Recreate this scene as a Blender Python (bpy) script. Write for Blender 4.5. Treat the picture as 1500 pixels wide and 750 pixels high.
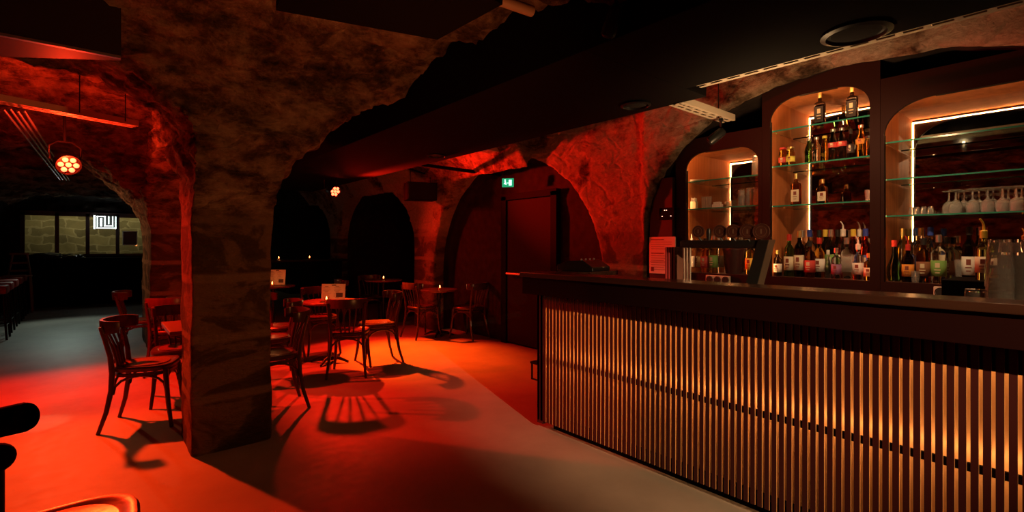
import bpy, bmesh, math, random
from mathutils import Vector, Matrix, noise
PI = math.pi
random.seed(7)
scene = bpy.context.scene
COL = scene.collection
for o in list(bpy.data.objects): bpy.data.objects.remove(o)

# ------------------------------------------------------------------ camera
FOC, HOR, VX, CAMH = 720.0, 358.0, 140.0, 1.34
TH = math.atan((750 - VX) / FOC); SN, CS = math.sin(TH), math.cos(TH)
cam = bpy.data.cameras.new('camera'); cam.sensor_width = 36; cam.lens = FOC / 1500 * 36
cam.shift_y = -(375 - HOR) / 1500; cam.clip_start = 0.02
co = bpy.data.objects.new('camera', cam); COL.objects.link(co)
co.location = (0, 0, CAMH); co.rotation_euler = (PI / 2, 0, -TH); scene.camera = co
vs = scene.view_settings
vs.view_transform = 'Standard'; vs.look = 'None'; vs.gamma = 1; vs.exposure = 0.0
vs.use_curve_mapping = False
w = bpy.data.worlds.new('world'); scene.world = w; w.use_nodes = True
w.node_tree.nodes['Background'].inputs[0].default_value = (0.35, 0.12, 0.06, 1)
w.node_tree.nodes['Background'].inputs[1].default_value = 0.0

# ------------------------------------------------------------------ lights of the room and added fill lights
def aim(o, tgt):
    d = Vector(tgt) - o.location
    o.rotation_euler = d.to_track_quat('-Z', 'Y').to_euler()
def spot(name, loc, tgt, col, power, deg, blend=.4, rad=.03):
    l = bpy.data.lights.new(name, 'SPOT'); l.color = col; l.energy = power; l.spot_size = math.radians(deg)
    l.spot_blend = blend; l.shadow_soft_size = rad
    o = bpy.data.objects.new(name, l); COL.objects.link(o); o.location = loc; aim(o, tgt); return o
def point(name, loc, col, power, rad=.04):
    l = bpy.data.lights.new(name, 'POINT'); l.color = col; l.energy = power; l.shadow_soft_size = rad
    o = bpy.data.objects.new(name, l); COL.objects.link(o); o.location = loc; return o
def area(name, loc, tgt, col, power, sx, sy):
    l = bpy.data.lights.new(name, 'AREA'); l.shape = 'RECTANGLE'; l.size = sx; l.size_y = sy; l.color = col; l.energy = power
    o = bpy.data.objects.new(name, l); COL.objects.link(o); o.location = loc; aim(o, tgt); return o
RED = (1.0, 0.012, 0.003); ORA = (1.0, 0.085, 0.003)
LAMP1 = Vector((-.21, 5.96, 2.10)); LAMP2 = Vector((2.66, 7.25, 2.17))
spot('red_beam_light', LAMP1 + Vector((.02, -.09, -.05)), (-.1, 5.0, 0), RED, 520, 122, .35, .03)
spot('red_core_light', LAMP1 + Vector((.02, -.09, -.05)), (-.35, 3.9, 0), ORA, 340, 62, 1.0, .05)
point('red_glow_light', LAMP1 + Vector((.02, -.16, -.02)), (1, .03, .006), 60, .05)
spot('red_beam_light', LAMP2 + Vector((0, -.09, -.05)), (2.6, 5.5, 0), RED, 480, 62, .35, .04)
spot('red_core_light', LAMP2 + Vector((0, -.09, -.05)), (2.95, 5.45, 0), ORA, 2000, 46, 1.0, .04)
spot('red_wall_light', LAMP2 + Vector((0.02, -.12, -.06)), (4.0, 3.8, 2.1), RED, 1500, 42, 1.0, .04)
spot('red_glow_light', LAMP2 + Vector((0, -.12, -.06)), (3.6, 5.2, .7), RED, 170, 120, .8, .05)
spot('warm_bar_light', (1.05, -2.0, 2.25), (2.9, 1.9, .3), (1, .58, .27), 760, 32, .9, .02)
spot('shelf_front_light', (2.95, .75, 2.27), (4.15, 1.05, 1.3), (1, .58, .28), 60, 100, 1.0, .01)
spot('white_pool_light', (-.1, 4.75, 2.45), (-.36, 5.1, 0), (1, .62, .3), 60, 11, .5, .02)
spot('white_pool_light', (.2, 10.6, 2.2), (.36, 10.7, 0), (1, .8, .6), 40, 20, .4, .02)
spot('stone_fill_light', (1.45, 1.2, 1.3), (.9, 3.1, 2.0), (1, .29, .075), 52, 135, 1.0, .03)  # added warm fill for pillar and vault, no fixture here
spot('niche_fill_light', (3.25, 1.3, 1.6), (3.5, 1.4, 3.0), (1, .58, .26), 60, 150, 1.0, .1)  # unseen lamp added for tray and arch, stands in for shelf LED light
spot('tumbler_fill_light', (3.25, .3, 2.28), (2.95, .1, 1.0), (1, .55, .28), 24, 80, 1.0, .02)  # unseen lamp added to brighten the stacked tumblers
spot('aisle_warm_light', (-.7, 10.2, 1.9), (.5, 8.0, 1.4), (1, .4, .15), 110, 60, .8, .05)
area('back_room_light', (0, 15.8, 2.3), (0, 16.5, 1.2), (1, .82, .42), 9, 2.4, .3)
spot('window_spill_light', (-.4, 13.0, 2.1), (-.25, 10.7, 0), (.78, 1, .85), 75, 56, .7, .2)

# ------------------------------------------------------------------ helpers
def newmat(name):
    m = bpy.data.materials.new(name); m.use_nodes = True
    return m, m.node_tree, m.node_tree.nodes['Principled BSDF']
MATS = {}
def M(name, col=(.5, .5, .5), rough=.5, metal=0, trans=0, emit=None, es=0, ior=1.45, bump=0, scale=20, var=0, stretch=(1, 1, 1), spec=None, coat=0):
    if name in MATS: return MATS[name]
    m, nt, b = newmat(name)
    b.inputs['Base Color'].default_value = (*col, 1); b.inputs['Roughness'].default_value = rough
    b.inputs['Metallic'].default_value = metal; b.inputs['Transmission Weight'].default_value = trans
    b.inputs['IOR'].default_value = ior; b.inputs['Coat Weight'].default_value = coat
    if spec is not None: b.inputs['Specular IOR Level'].default_value = spec
    if emit: b.inputs['Emission Color'].default_value = (*emit, 1); b.inputs['Emission Strength'].default_value = es
    if bump or var:
        tc = nt.nodes.new('ShaderNodeTexCoord'); mp = nt.nodes.new('ShaderNodeMapping'); mp.inputs['Scale'].default_value = stretch
        n = nt.nodes.new('ShaderNodeTexNoise'); n.inputs['Scale'].default_value = scale; n.inputs['Detail'].default_value = 5
        nt.links.new(tc.outputs['Object'], mp.inputs[0]); nt.links.new(mp.outputs[0], n.inputs['Vector'])
        if bump:
            bp = nt.nodes.new('ShaderNodeBump'); bp.inputs['Strength'].default_value = bump; bp.inputs['Distance'].default_value = .01
            nt.links.new(n.outputs[0], bp.inputs['Height']); nt.links.new(bp.outputs[0], b.inputs['Normal'])
        if var:
            r = nt.nodes.new('ShaderNodeValToRGB')
            r.color_ramp.elements[0].position = .3; r.color_ramp.elements[1].position = .7
            r.color_ramp.elements[0].color = (*[c * (1 - var) for c in col], 1); r.color_ramp.elements[1].color = (*[min(1, c * (1 + var)) for c in col], 1)
            nt.links.new(n.outputs[0], r.inputs[0]); nt.links.new(r.outputs[0], b.inputs['Base Color'])
    MATS[name] = m; return m

def build(name, bm, mat, parent=None, smooth=False, loc=None, rz=0):
    me = bpy.data.meshes.new(name); bmesh.ops.recalc_face_normals(bm, faces=bm.faces); bm.to_mesh(me); bm.free()
    if isinstance(mat, (list, tuple)):
        for m in mat: me.materials.append(m)
    else: me.materials.append(mat)
    if smooth:
        for p in me.polygons: p.use_smooth = True
        try: me.set_sharp_from_angle(angle=math.radians(40))
        except Exception: pass
    o = bpy.data.objects.new(name, me); COL.objects.link(o)
    if parent: o.parent = parent
    if loc is not None: o.location = loc
    o.rotation_euler.z = rz
    return o
def tag(o, label=None, cat=None, group=None, kind=None):
    if label: o['label'] = label
    if cat: o['category'] = cat
    if group: o['group'] = group
    if kind: o['kind'] = kind
    return o
def empty(name, loc=(0, 0, 0), rz=0, label=None, cat=None, group=None):
    o = bpy.data.objects.new(name, None); o.empty_display_size = .1; COL.objects.link(o)
    o.location = loc; o.rotation_euler.z = rz
    return tag(o, label, cat, group)
def dup(o, loc=None, rz=None, label=None, parent=None, top=True):
    c = o.copy(); COL.objects.link(c)
    if parent: c.parent = parent
    if loc is not None: c.location = loc
    if rz is not None: c.rotation_euler.z = rz
    if label: c['label'] = label
    for ch in [x for x in bpy.data.objects if x.parent == o]: dup(ch, parent=c)
    return c
def B(): return bmesh.new()
def box(bm, x0, x1, y0, y1, z0, z1, bev=0, mi=0):
    vs_ = [bm.verts.new((x, y, z)) for x in (x0, x1) for y in (y0, y1) for z in (z0, z1)]
    fs = [bm.faces.new([vs_[i] for i in q]) for q in ((0, 1, 3, 2), (4, 6, 7, 5), (0, 4, 5, 1), (2, 3, 7, 6), (0, 2, 6, 4), (1, 5, 7, 3))]
    for f in fs: f.material_index = mi
    if bev:
        es = list({e for f in fs for e in f.edges})
        bmesh.ops.bevel(bm, geom=es, offset=bev, segments=2, affect='EDGES', profile=.6)
    return bm
def lathe(bm, prof, n=20, cx=0, cy=0, cz=0, squash=1.0):
    rings = []
    for r, z in prof:
        if r < 1e-5: rings.append([bm.verts.new((cx, cy, cz + z))])
        else: rings.append([bm.verts.new((cx + r * math.cos(2 * PI * k / n), cy + r * squash * math.sin(2 * PI * k / n), cz + z)) for k in range(n)])
    for a, b in zip(rings, rings[1:]):
        for k in range(n):
            k2 = (k + 1) % n
            if len(a) == 1 and len(b) == 1: continue
            if len(a) == 1: bm.faces.new((a[0], b[k], b[k2]))
            elif len(b) == 1: bm.faces.new((a[k], a[k2], b[0]))
            else: bm.faces.new((a[k], a[k2], b[k2], b[k]))
    for rr, flip in ((rings[0], True), (rings[-1], False)):
        if len(rr) > 1:
            bm.faces.new(rr[::-1] if flip else rr)
    return bm
def tube(bm, pts, rad, n=8, closed=False, sx=1, sy=1, up=None):
    pts = [Vector(p) for p in pts]; N = len(pts)
    rads = rad if isinstance(rad, (list, tuple)) else [rad] * N
    rings = []; ref = Vector(up) if up else Vector((0, 0, 1))
    for i, p in enumerate(pts):
        if closed: t = (pts[(i + 1) % N] - pts[i - 1])
        else: t = pts[min(i + 1, N - 1)] - pts[max(i - 1, 0)]
        t.normalize()
        a = ref if abs(t.dot(ref)) < .95 else Vector((1, 0, 0))
        u = t.cross(a).normalized(); v = t.cross(u).normalized()
        rings.append([bm.verts.new(p + (u * math.cos(2 * PI * (k + .5) / n) * sx + v * math.sin(2 * PI * (k + .5) / n) * sy) * rads[i]) for k in range(n)])
    rng = range(N if closed else N - 1)
    for i in rng:
        a, b = rings[i], rings[(i + 1) % N]
        for k in range(n): bm.faces.new((a[k], a[(k + 1) % n], b[(k + 1) % n], b[k]))
    if not closed: bm.faces.new(rings[0][::-1]); bm.faces.new(rings[-1])
    return bm
def prism(bm, poly, axis, a, b):
    # poly: 2D points, extruded along axis ('x': poly is (y,z); 'y': (x,z); 'z': (x,y)) from a to b
    def mk(p, t):
        return {'x': (t, p[0], p[1]), 'y': (p[0], t, p[1]), 'z': (p[0], p[1], t)}[axis]
    A = [bm.verts.new(mk(p, a)) for p in poly]; Bq = [bm.verts.new(mk(p, b)) for p in poly]
    n = len(poly)
    bm.faces.new(A[::-1]); bm.faces.new(Bq)
    for i in range(n): bm.faces.new((A[i], A[(i + 1) % n], Bq[(i + 1) % n], Bq[i]))
    return bm
def at_x(px, x):            # Y of the point that stands at plane X=x on this column of the photo
    r = (px - 750) / FOC; a, b = SN + r * CS, CS - r * SN
    D = x / a; return D * b, D
def z_at(py, D): return CAMH + (HOR - py) * D / FOC

# ------------------------------------------------------------------ materials of the setting
def stone_material():
    m, nt, b = newmat('cellar_stone'); N = nt.nodes; L = nt.links
    tc = N.new('ShaderNodeTexCoord'); sep = N.new('ShaderNodeSeparateXYZ'); L.new(tc.outputs['Object'], sep.inputs[0])
    def nz(scale, det=6, dist=0, st=(1, 1, 1), rough=.55):
        mp = N.new('ShaderNodeMapping'); mp.inputs['Scale'].default_value = st; L.new(tc.outputs['Object'], mp.inputs[0])
        n = N.new('ShaderNodeTexNoise'); n.inputs['Scale'].default_value = scale; n.inputs['Detail'].default_value = det
        n.inputs['Distortion'].default_value = dist; n.inputs['Roughness'].default_value = rough; L.new(mp.outputs[0], n.inputs['Vector']); return n.outputs[0]
    def ramp(src, stops):
        r = N.new('ShaderNodeValToRGB'); el = r.color_ramp.elements
        while len(el) < len(stops): el.new(.5)
        for e, (p, c) in zip(el, stops): e.position = p; e.color = (*c, 1) if len(c) == 3 else c
        L.new(src, r.inputs[0]); return r.outputs[0]
    def mix(f, a, c, mode='MIX'):
        x = N.new('ShaderNodeMix'); x.data_type = 'RGBA'; x.blend_type = mode
        if isinstance(f, float): x.inputs[0].default_value = f
        else: L.new(f, x.inputs[0])
        L.new(a, x.inputs[6]); L.new(c, x.inputs[7]); return x.outputs[2]
    big = nz(1.1, 6, .3); mid = nz(3.6, 12, .15, (1, 1, 1.8), .72); fine = nz(22, 8, 0, (1, 1, 1.6), .75)
    rock = ramp(mid, [(.36, (.04, .025, .016)), (.46, (.20, .12, .07)), (.53, (.42, .28, .17)), (.64, (.68, .5, .34))])
    pl = ramp(fine, [(.3, (.50, .40, .28)), (.7, (.66, .55, .41))])
    mask = ramp(big, [(.47, (0, 0, 0)), (.51, (1, 1, 1))])
    # plaster only on walls above the springing; low courses are dressed blocks
    hz = N.new('ShaderNodeMapRange'); L.new(sep.outputs[2], hz.inputs[0]); hz.inputs[1].default_value = 1.45; hz.inputs[2].default_value = 1.6
    xm = N.new('ShaderNodeMapRange'); L.new(sep.outputs[0], xm.inputs[0]); xm.inputs[1].default_value = 2.4; xm.inputs[2].default_value = 2.8
    mu = N.new('ShaderNodeMath'); mu.operation = 'MULTIPLY'; L.new(mask, mu.inputs[0]); L.new(xm.outputs[0], mu.inputs[1])
    upper = mix(mu.outputs[0], rock, pl)
    blockc = ramp(nz(2.2, 7, 1.0, (1, 1, 1.4)), [(.38, (.11, .075, .045)), (.5, (.17, .12, .07)), (.54, (.33, .235, .14)), (.8, (.40, .29, .18))])
    # mortar courses every 0.36 m
    wz = N.new('ShaderNodeMath'); wz.operation = 'MULTIPLY_ADD'; L.new(nz(1.5, 2), wz.inputs[0]); wz.inputs[1].default_value = .05; L.new(sep.outputs[2], wz.inputs[2])
    md = N.new('ShaderNodeMath'); md.operation = 'PINGPONG'; L.new(wz.outputs[0], md.inputs[0]); md.inputs[1].default_value = .19
    crs = ramp(md.outputs[0], [(.018, (1, 1, 1)), (.034, (0, 0, 0))])
    mort = N.new('ShaderNodeRGB'); mort.outputs[0].default_value = (.42, .31, .19, 1)
    low = mix(crs, blockc, mort.outputs[0])
    col = mix(hz.outputs[0], low, upper)
    col = mix(.35, col, ramp(fine, [(.3, (.25, .25, .25)), (.65, (1, 1, 1))]), 'MULTIPLY')
    L.new(col, b.inputs['Base Color']); b.inputs['Roughness'].default_value = .95; b.inputs['Specular IOR Level'].default_value = .1
    vo = N.new('ShaderNodeTexVoronoi'); vo.feature = 'DISTANCE_TO_EDGE'; vo.inputs['Scale'].default_value = 3.2
    vm = N.new('ShaderNodeMapping'); vm.inputs['Scale'].default_value = (1, 1, 1.9); L.new(tc.outputs['Object'], vm.inputs[0])
    va = N.new('ShaderNodeMix'); va.data_type = 'VECTOR'; va.inputs[0].default_value = .25; L.new(vm.outputs[0], va.inputs[4])
    vn = N.new('ShaderNodeTexNoise'); vn.inputs['Scale'].default_value = 3; vn.inputs['Detail'].default_value = 4; L.new(tc.outputs['Object'], vn.inputs['Vector']); L.new(vn.outputs[1], va.inputs[5]); L.new(va.outputs[1], vo.inputs['Vector'])
    vr = N.new('ShaderNodeMapRange'); L.new(vo.outputs['Distance'], vr.inputs[0]); vr.inputs[1].default_value = 0; vr.inputs[2].default_value = .09; vr.inputs[3].default_value = -.35; vr.inputs[4].default_value = 0
    vz = N.new('ShaderNodeMath'); vz.operation = 'MULTIPLY'; L.new(vr.outputs[0], vz.inputs[0]); L.new(hz.outputs[0], vz.inputs[1])
    a0 = N.new('ShaderNodeMath'); a0.operation = 'MULTIPLY_ADD'; L.new(fine, a0.inputs[0]); a0.inputs[1].default_value = .5; L.new(vz.outputs[0], a0.inputs[2])
    ad = N.new('ShaderNodeMath'); ad.operation = 'MULTIPLY_ADD'; L.new(mid, ad.inputs[0]); ad.inputs[1].default_value = 2.2; L.new(a0.outputs[0], ad.inputs[2])
    bp = N.new('ShaderNodeBump'); bp.inputs['Strength'].default_value = 1.0; bp.inputs['Distance'].default_value = .09
    L.new(ad.outputs[0], bp.inputs['Height']); L.new(bp.outputs[0], b.inputs['Normal'])
    return m
STONE = stone_material()
def floor_material():
    m, nt, b = newmat('polished_concrete'); N = nt.nodes; L = nt.links
    tc = N.new('ShaderNodeTexCoord')
    n = N.new('ShaderNodeTexNoise'); n.inputs['Scale'].default_value = 1.6; n.inputs['Detail'].default_value = 8; L.new(tc.outputs['Object'], n.inputs['Vector'])
    r = N.new('ShaderNodeValToRGB'); r.color_ramp.elements[0].position = .3; r.color_ramp.elements[0].color = (.24, .21, .18, 1)
    r.color_ramp.elements[1].position = .75; r.color_ramp.elements[1].color = (.36, .32, .275, 1)
    L.new(n.outputs[0], r.inputs[0]); L.new(r.outputs[0], b.inputs['Base Color'])
    n2 = N.new('ShaderNodeTexNoise'); n2.inputs['Scale'].default_value = 14; n2.inputs['Detail'].default_value = 6; L.new(tc.outputs['Object'], n2.inputs['Vector'])
    mr = N.new('ShaderNodeMapRange'); b.inputs['Specular IOR Level'].default_value = .22; mr.inputs[3].default_value = .38; mr.inputs[4].default_value = .6; L.new(n2.outputs[0], mr.inputs[0]); L.new(mr.outputs[0], b.inputs['Roughness'])
    bp = N.new('ShaderNodeBump'); bp.inputs['Strength'].default_value = .12; bp.inputs['Distance'].default_value = .01; L.new(n2.outputs[0], bp.inputs['Height']); L.new(bp.outputs[0], b.inputs['Normal'])
    return m
def brick_material():
    m, nt, b = newmat('rubble_brick'); N = nt.nodes; L = nt.links
    tc = N.new('ShaderNodeTexCoord'); mp = N.new('ShaderNodeMapping'); mp.inputs['Rotation'].default_value = (PI / 2, 0, 0); L.new(tc.outputs['Object'], mp.inputs[0])
    br = N.new('ShaderNodeTexBrick'); br.inputs['Scale'].default_value = 1; br.inputs['Brick Width'].default_value = .42; br.inputs['Row Height'].default_value = .2
    br.inputs['Color1'].default_value = (.42, .36, .2, 1); br.inputs['Color2'].default_value = (.2, .17, .1, 1); br.inputs['Mortar'].default_value = (.5, .44, .28, 1); br.inputs['Mortar Size'].default_value = .018
    n = N.new('ShaderNodeTexNoise'); n.inputs['Scale'].default_value = 3; n.inputs['Detail'].default_value = 6; L.new(tc.outputs['Object'], n.inputs['Vector'])
    mx = N.new('ShaderNodeMix'); mx.data_type = 'RGBA'; mx.blend_type = 'MULTIPLY'; mx.inputs[0].default_value = .8
    ad = N.new('ShaderNodeVectorMath'); L.new(mp.outputs[0], ad.inputs[0]); sc = N.new('ShaderNodeVectorMath'); sc.operation = 'SCALE'; sc.inputs[3].default_value = .3
    L.new(n.outputs[1], sc.inputs[0]); L.new(sc.outputs[0], ad.inputs[1]); L.new(ad.outputs[0], br.inputs['Vector'])
    L.new(br.outputs[0], mx.inputs[6]); L.new(n.outputs[0], mx.inputs[7]); L.new(mx.outputs[2], b.inputs['Base Color']); b.inputs['Roughness'].default_value = .95
    return m

# ------------------------------------------------------------------ the vaulted masonry: one block with the rooms and arches cut out
def arch_poly(c, a, spring, rise, e=2.0, n=28, z0=-.3):
    pts = [(c - a, z0), (c + a, z0)]
    for k in range(n + 1):
        t = PI * k / n; cx_, sx_ = math.cos(t), math.sin(t)
        pts.append((c + a * math.copysign(abs(cx_) ** (2 / e), cx_), spring + rise * abs(sx_) ** (2 / e)))
    return pts
voids = []
def void(poly, axis, a, b):
    bm = B(); prism(bm, poly, axis, a, b); bmesh.ops.recalc_face_normals(bm, faces=bm.faces)
    me = bpy.data.meshes.new('cut'); bm.to_mesh(me); bm.free()
    voids.append(bpy.data.objects.new('cut', me)); COL.objects.link(voids[-1])
prof = [(3.65, -.3), (3.65, 1.7), (3.63, 1.95), (3.58, 2.24), (3.44, 2.45), (3.15, 2.61), (2.8, 2.67), (2.3, 2.66), (1.9, 2.60), (1.5, 2.50), (1.0, 2.42), (-2.8, 2.4), (-2.8, -.3)]
void(prof, 'x', -2.2, 2.3)
void([(3.55, -.3), (3.55, 2.3), (3.3, 2.75), (2.8, 2.95), (2, 3.02), (-2.3, 3.02), (-2.3, -.3)], 'x', 2.0, 3.93)
void([(3.9, -.3), (3.9, 2.3), (3.6, 2.75), (3.2, 2.95), (2.75, 2.98), (2.75, -.3)], 'x', 2.5, 4.0)
void([(.93, -.3), (4.0, -.3)] + [p for p in arch_poly(3.17, 2.24, 1.3, 1.56, n=60)[2:] if p[0] < 4.0 and p[1] > 1.3], 'y', 3.05, 4.3)
void([(.93, -.3), (4.0, -.3)] + [p for p in arch_poly(2.465, 1.535, 1.6, 1.25, 2.6)[2:]], 'y', 4.17, 16)
void(arch_poly(1.08, 1.66, 1.27, 1.32, 2.3), 'x', 3.85, 4.8)
void(arch_poly(4.95, 1.68, .85, 1.62, 2.1), 'x', 3.9, 4.33)
void(arch_poly(8.87, 1.63, 1.3, 1.2), 'x', 3.9, 5.9)
void(arch_poly(12.5, 1.45, 1.4, 1.2), 'x', 3.9, 5.9)
void(arch_poly(5.785, 1.61, 1.5, .8), 'x', .3, 1.1)
void(arch_poly(11, 2.0, 1.5, .8), 'x', .3, 1.1)
void(arch_poly(-.85, 1.31, 1.8, .85, 2.2), 'y', 3.5, 4.4)
void(arch_poly(5.785, 1.615, 1.9, .95, 2.3), 'x', -2.1, .46)
void(arch_poly(-.85, 1.36, 1.48, 1.05), 'y', 7.2, 9.2)
void(arch_poly(-.25, 1.36, 1.6, .8, 3.0), 'y', 8.9, 15.0)
void([(-1.21, 1.1), (.97, 1.1), (.97, 2.05), (-1.21, 2.05)], 'y', 14.8, 15.4)
void([(-2, .0), (2, .0), (2, 2.6), (-2, 2.6)], 'y', 15.25, 16.6)
bm = B(); box(bm, -2.5, 6.2, -3.1, 17, -.2, 3.3)
bmesh.ops.recalc_face_normals(bm, faces=bm.faces)
me = bpy.data.meshes.new('block'); bm.to_mesh(me); bm.free()
blk = bpy.data.objects.new('block', me); COL.objects.link(blk)
for v in voids:
    md = blk.modifiers.new('cut', 'BOOLEAN'); md.operation = 'DIFFERENCE'; md.object = v; md.solver = 'EXACT'
rm = blk.modifiers.new('remesh', 'REMESH'); rm.mode = 'VOXEL'; rm.voxel_size = .036
dg = bpy.context.evaluated_depsgraph_get(); ev = blk.evaluated_get(dg); src = bpy.data.meshes.new_from_object(ev)
bpy.data.objects.remove(blk)
for v in voids: bpy.data.objects.remove(v)
NV = []
for v in src.vertices:
    p = v.co
    if 0 < p.z < 3.15 and -2.45 < p.x < 6.1:
        rough = .010 if p.z < 1.5 else (.010 + .07 * min(1, (p.z - 1.5) / .5))
        if p.x > 3.2: rough *= .28
        q = Vector((p.x * 2.6, p.y * 2.6, p.z * 4.2))
        d = noise.fractal(q, .7, 2.1, 5) * rough
        d += (noise.noise(q * .35) * .5) * rough
        NV.append(p + v.normal * d)
    else: NV.append(p.copy())
groups = {}
for f in src.polygons:
    c = f.center
    if c.x < -2.45 or c.x > 6.12 or c.y < -3.05 or c.y > 16.95 or c.z > 3.25 or c.z < -.06: continue
    n = f.normal
    if .3 < c.x < 1.1 and 3.6 < c.y < 14.9 and c.z < 1.75: k = 'wall_centre'
    elif c.z > 1.7 and n.z < -.25: k = 'ceiling'
    elif c.x > 3.5 : k = 'wall_right'
    elif c.y > 14.5: k = 'wall_far'
    elif c.y < -1: k = 'wall_near'
    elif c.x < -1.3: k = 'wall_left'
    else: k = 'ceiling' if c.z > 1.75 else 'wall_centre'
    groups.setdefault(k, []).append(f)
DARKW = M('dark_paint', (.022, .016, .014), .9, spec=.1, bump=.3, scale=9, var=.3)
for k, fs in groups.items():
    idx = {}; vv = []; ff = []; mi = []
    for f in fs:
        t = []
        for i in f.vertices:
            if i not in idx: idx[i] = len(vv); vv.append(NV[i])
            t.append(idx[i])
        ff.append(t)
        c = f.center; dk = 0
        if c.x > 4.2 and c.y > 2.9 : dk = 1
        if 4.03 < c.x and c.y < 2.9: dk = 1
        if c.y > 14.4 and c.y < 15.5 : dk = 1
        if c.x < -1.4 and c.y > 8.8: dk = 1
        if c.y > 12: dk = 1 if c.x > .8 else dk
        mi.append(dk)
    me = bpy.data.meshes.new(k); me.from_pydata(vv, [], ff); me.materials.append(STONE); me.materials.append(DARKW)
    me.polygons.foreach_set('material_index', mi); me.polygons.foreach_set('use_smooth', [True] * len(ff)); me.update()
    o = bpy.data.objects.new(k, me); COL.objects.link(o); o['kind'] = 'structure'
bpy.data.meshes.remove(src)
bm = B(); box(bm, -2.45, 6.1, -3.0, 16.9, -.05, 0); tag(build('floor', bm, floor_material()), kind='structure')
bm = B(); box(bm, -2, 2, 16.45, 16.55, 0, 2.6); tag(build('wall_back_room', bm, brick_material()), kind='structure')

BLK = M('black_paint', (.004, .003, .003), .8, spec=.08)
BLKM = M('black_metal', (.02, .02, .02), .35, .6)
STEEL = M('galvanised_steel', (.6, .52, .4), .4, .3, bump=.1, scale=60)
# black suspended soffit: far and near part
bm = B(); box(bm, 1.85, 3.03, 1.62, 9.2, 2.30, 2.95, .004); tag(build('trim_1', bm, BLK), kind='structure')
bm = B(); box(bm, 1.85, 2.78, -2.2, 1.62, 2.30, 2.95, .004); tag(build('trim_2', bm, BLK), kind='structure')
# ceiling speakers in the soffit
def ceiling_speaker(x, y, r, label):
    t = empty('ceiling_speaker', (x, y, 2.3), 0, label, 'speaker', 'round black speakers in the ceiling soffit')
    bm = B(); lathe(bm, [(r * .8, .0), (r * 1.0, -.002), (r * 1.02, -.012), (r * .86, -.018), (r * .82, -.006)], 40)
    build('rim', bm, M('gloss_black', (.01, .01, .01), .35), t, True)
    bm = B(); lathe(bm, [(0, -.012), (r * .45, -.012), (r * .8, -.004), (r * .8, .0)], 40)
    build('grille', bm, M('speaker_cloth', (.006, .006, .006), .9, bump=.5, scale=300), t, True)
ceiling_speaker(2.62, .69, .135, 'round black ceiling speaker above the bar, largest and nearest of the three')
ceiling_speaker(2.82, 2.02, .10, 'round black ceiling speaker in the middle of the soffit')
ceiling_speaker(2.80, 4.56, .10, 'round black ceiling speaker furthest along the soffit, before the exit sign')

# cable trays (perforated channel)
def cable_tray(length, width, label, wall=.045, rows=2, slot=.075, gap=.03):
    # runs along local +x from 0; slots are real openings
    bm = B(); n = int(length / (slot + gap)); sw = width / (rows * 2 + 1)
    for r in range(rows + 1):
        y0 = r * 2 * sw; box(bm, 0, length, y0, y0 + sw, 0, .003)
    for r in range(rows):
        y0 = (r * 2 + 1) * sw; off = (r % 2) * (slot + gap) / 2
        for k in range(n + 1):
            x0 = k * (slot + gap) + off
            if x0 + gap < length: box(bm, x0, x0 + gap, y0, y0 + sw, 0, .003)
    box(bm, 0, length, -.003, 0, 0, wall); box(bm, 0, length, width, width + .003, 0, wall)
    o = build('cable_tray', bm, STEEL); tag(o, label, 'cable tray'); return o
o = cable_tray(4.2, .12, 'long perforated steel cable tray along the edge of the black soffit over the bar'); o.location = (2.80, 1.60, 2.33); o.rotation_euler = (0, 0, -PI / 2); o.location.x = 2.80
o.rotation_euler.x = math.radians(0)
o2 = cable_tray(.78, .10, 'short perforated steel cable tray pointing at the bottle shelves'); o2.location = (3.0, 1.79, 2.30)
bm = B(); tube(bm, [(3.62, 1.84, 2.30), (3.62, 1.84, 2.62)], .004); tag(build('hanging_rod', bm, BLKM), 'thin threaded rod holding the short cable tray', 'rod')
def track_lamp(loc, rz, tilt, label, L=.11, r=.035):
    t = empty('track_spotlight', loc, rz, label, 'lamp')
    bm = B(); tube(bm, [(0, 0, 0), (0, 0, -.05)], .008); box(bm, -.03, .03, -.015, .015, -.004, .01); build('bracket', bm, BLKM, t)
    bm = B(); lathe(bm, [(0, -L), (r * .7, -L), (r * .8, -L * .93), (r, -L * .9), (r, L * .1), (r * .6, L * .25), (0, L * .25)], 18)
    h = build('lamp_head', bm, BLKM, t, True, (0, 0, -.09)); h.rotation_euler = (tilt, 0, 0)
track_lamp((3.58, 1.80, 2.27), .4, .9, 'small black spotlight clamped under the short cable tray')
track_lamp((1.78, 1.38, 2.47), -.3, .7, 'small black spotlight hidden on the side of the soffit, top centre')

# hanging black panels near the camera
bm = B(); prism(bm, [(-1.9, 3.24), (.10, 3.22), (.10, 3.28), (-.36, 3.60), (-1.9, 3.62)], 'z', 2.30, 2.9); tag(build('black_ceiling_box', bm, M('box_black', (.02, .01, .01), .45)), 'big black box hung at the top left corner under the stone ceiling', 'box')
bm = B(); box(bm, -1.9, .098, 3.212, 3.235, 2.292, 2.305); tag(build('metal_edge_strip', bm, M('edge_steel', (.5, .45, .45), .3, .9)), 'thin shiny metal strip along the lower edge of the black box, top left', 'strip')
bm = B(); prism(bm, [(.60, 2.30), (1.30, 2.11), (1.32, 1.62), (.5, 1.5)], 'z', 2.36, 2.40); tag(build('acoustic_panel', bm, BLK), 'black flat panel under the stone vault at the top centre', 'panel')
bm = B(); tube(bm, [(1.34, 1.76, 2.46), (1.60, 1.74, 2.46)], .026, 14); tag(build('pipe_stub', bm, M('brown_pipe', (.35, .2, .13), .5), smooth=True), 'short brown pipe end on the vault beside the black panel', 'pipe')

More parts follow.
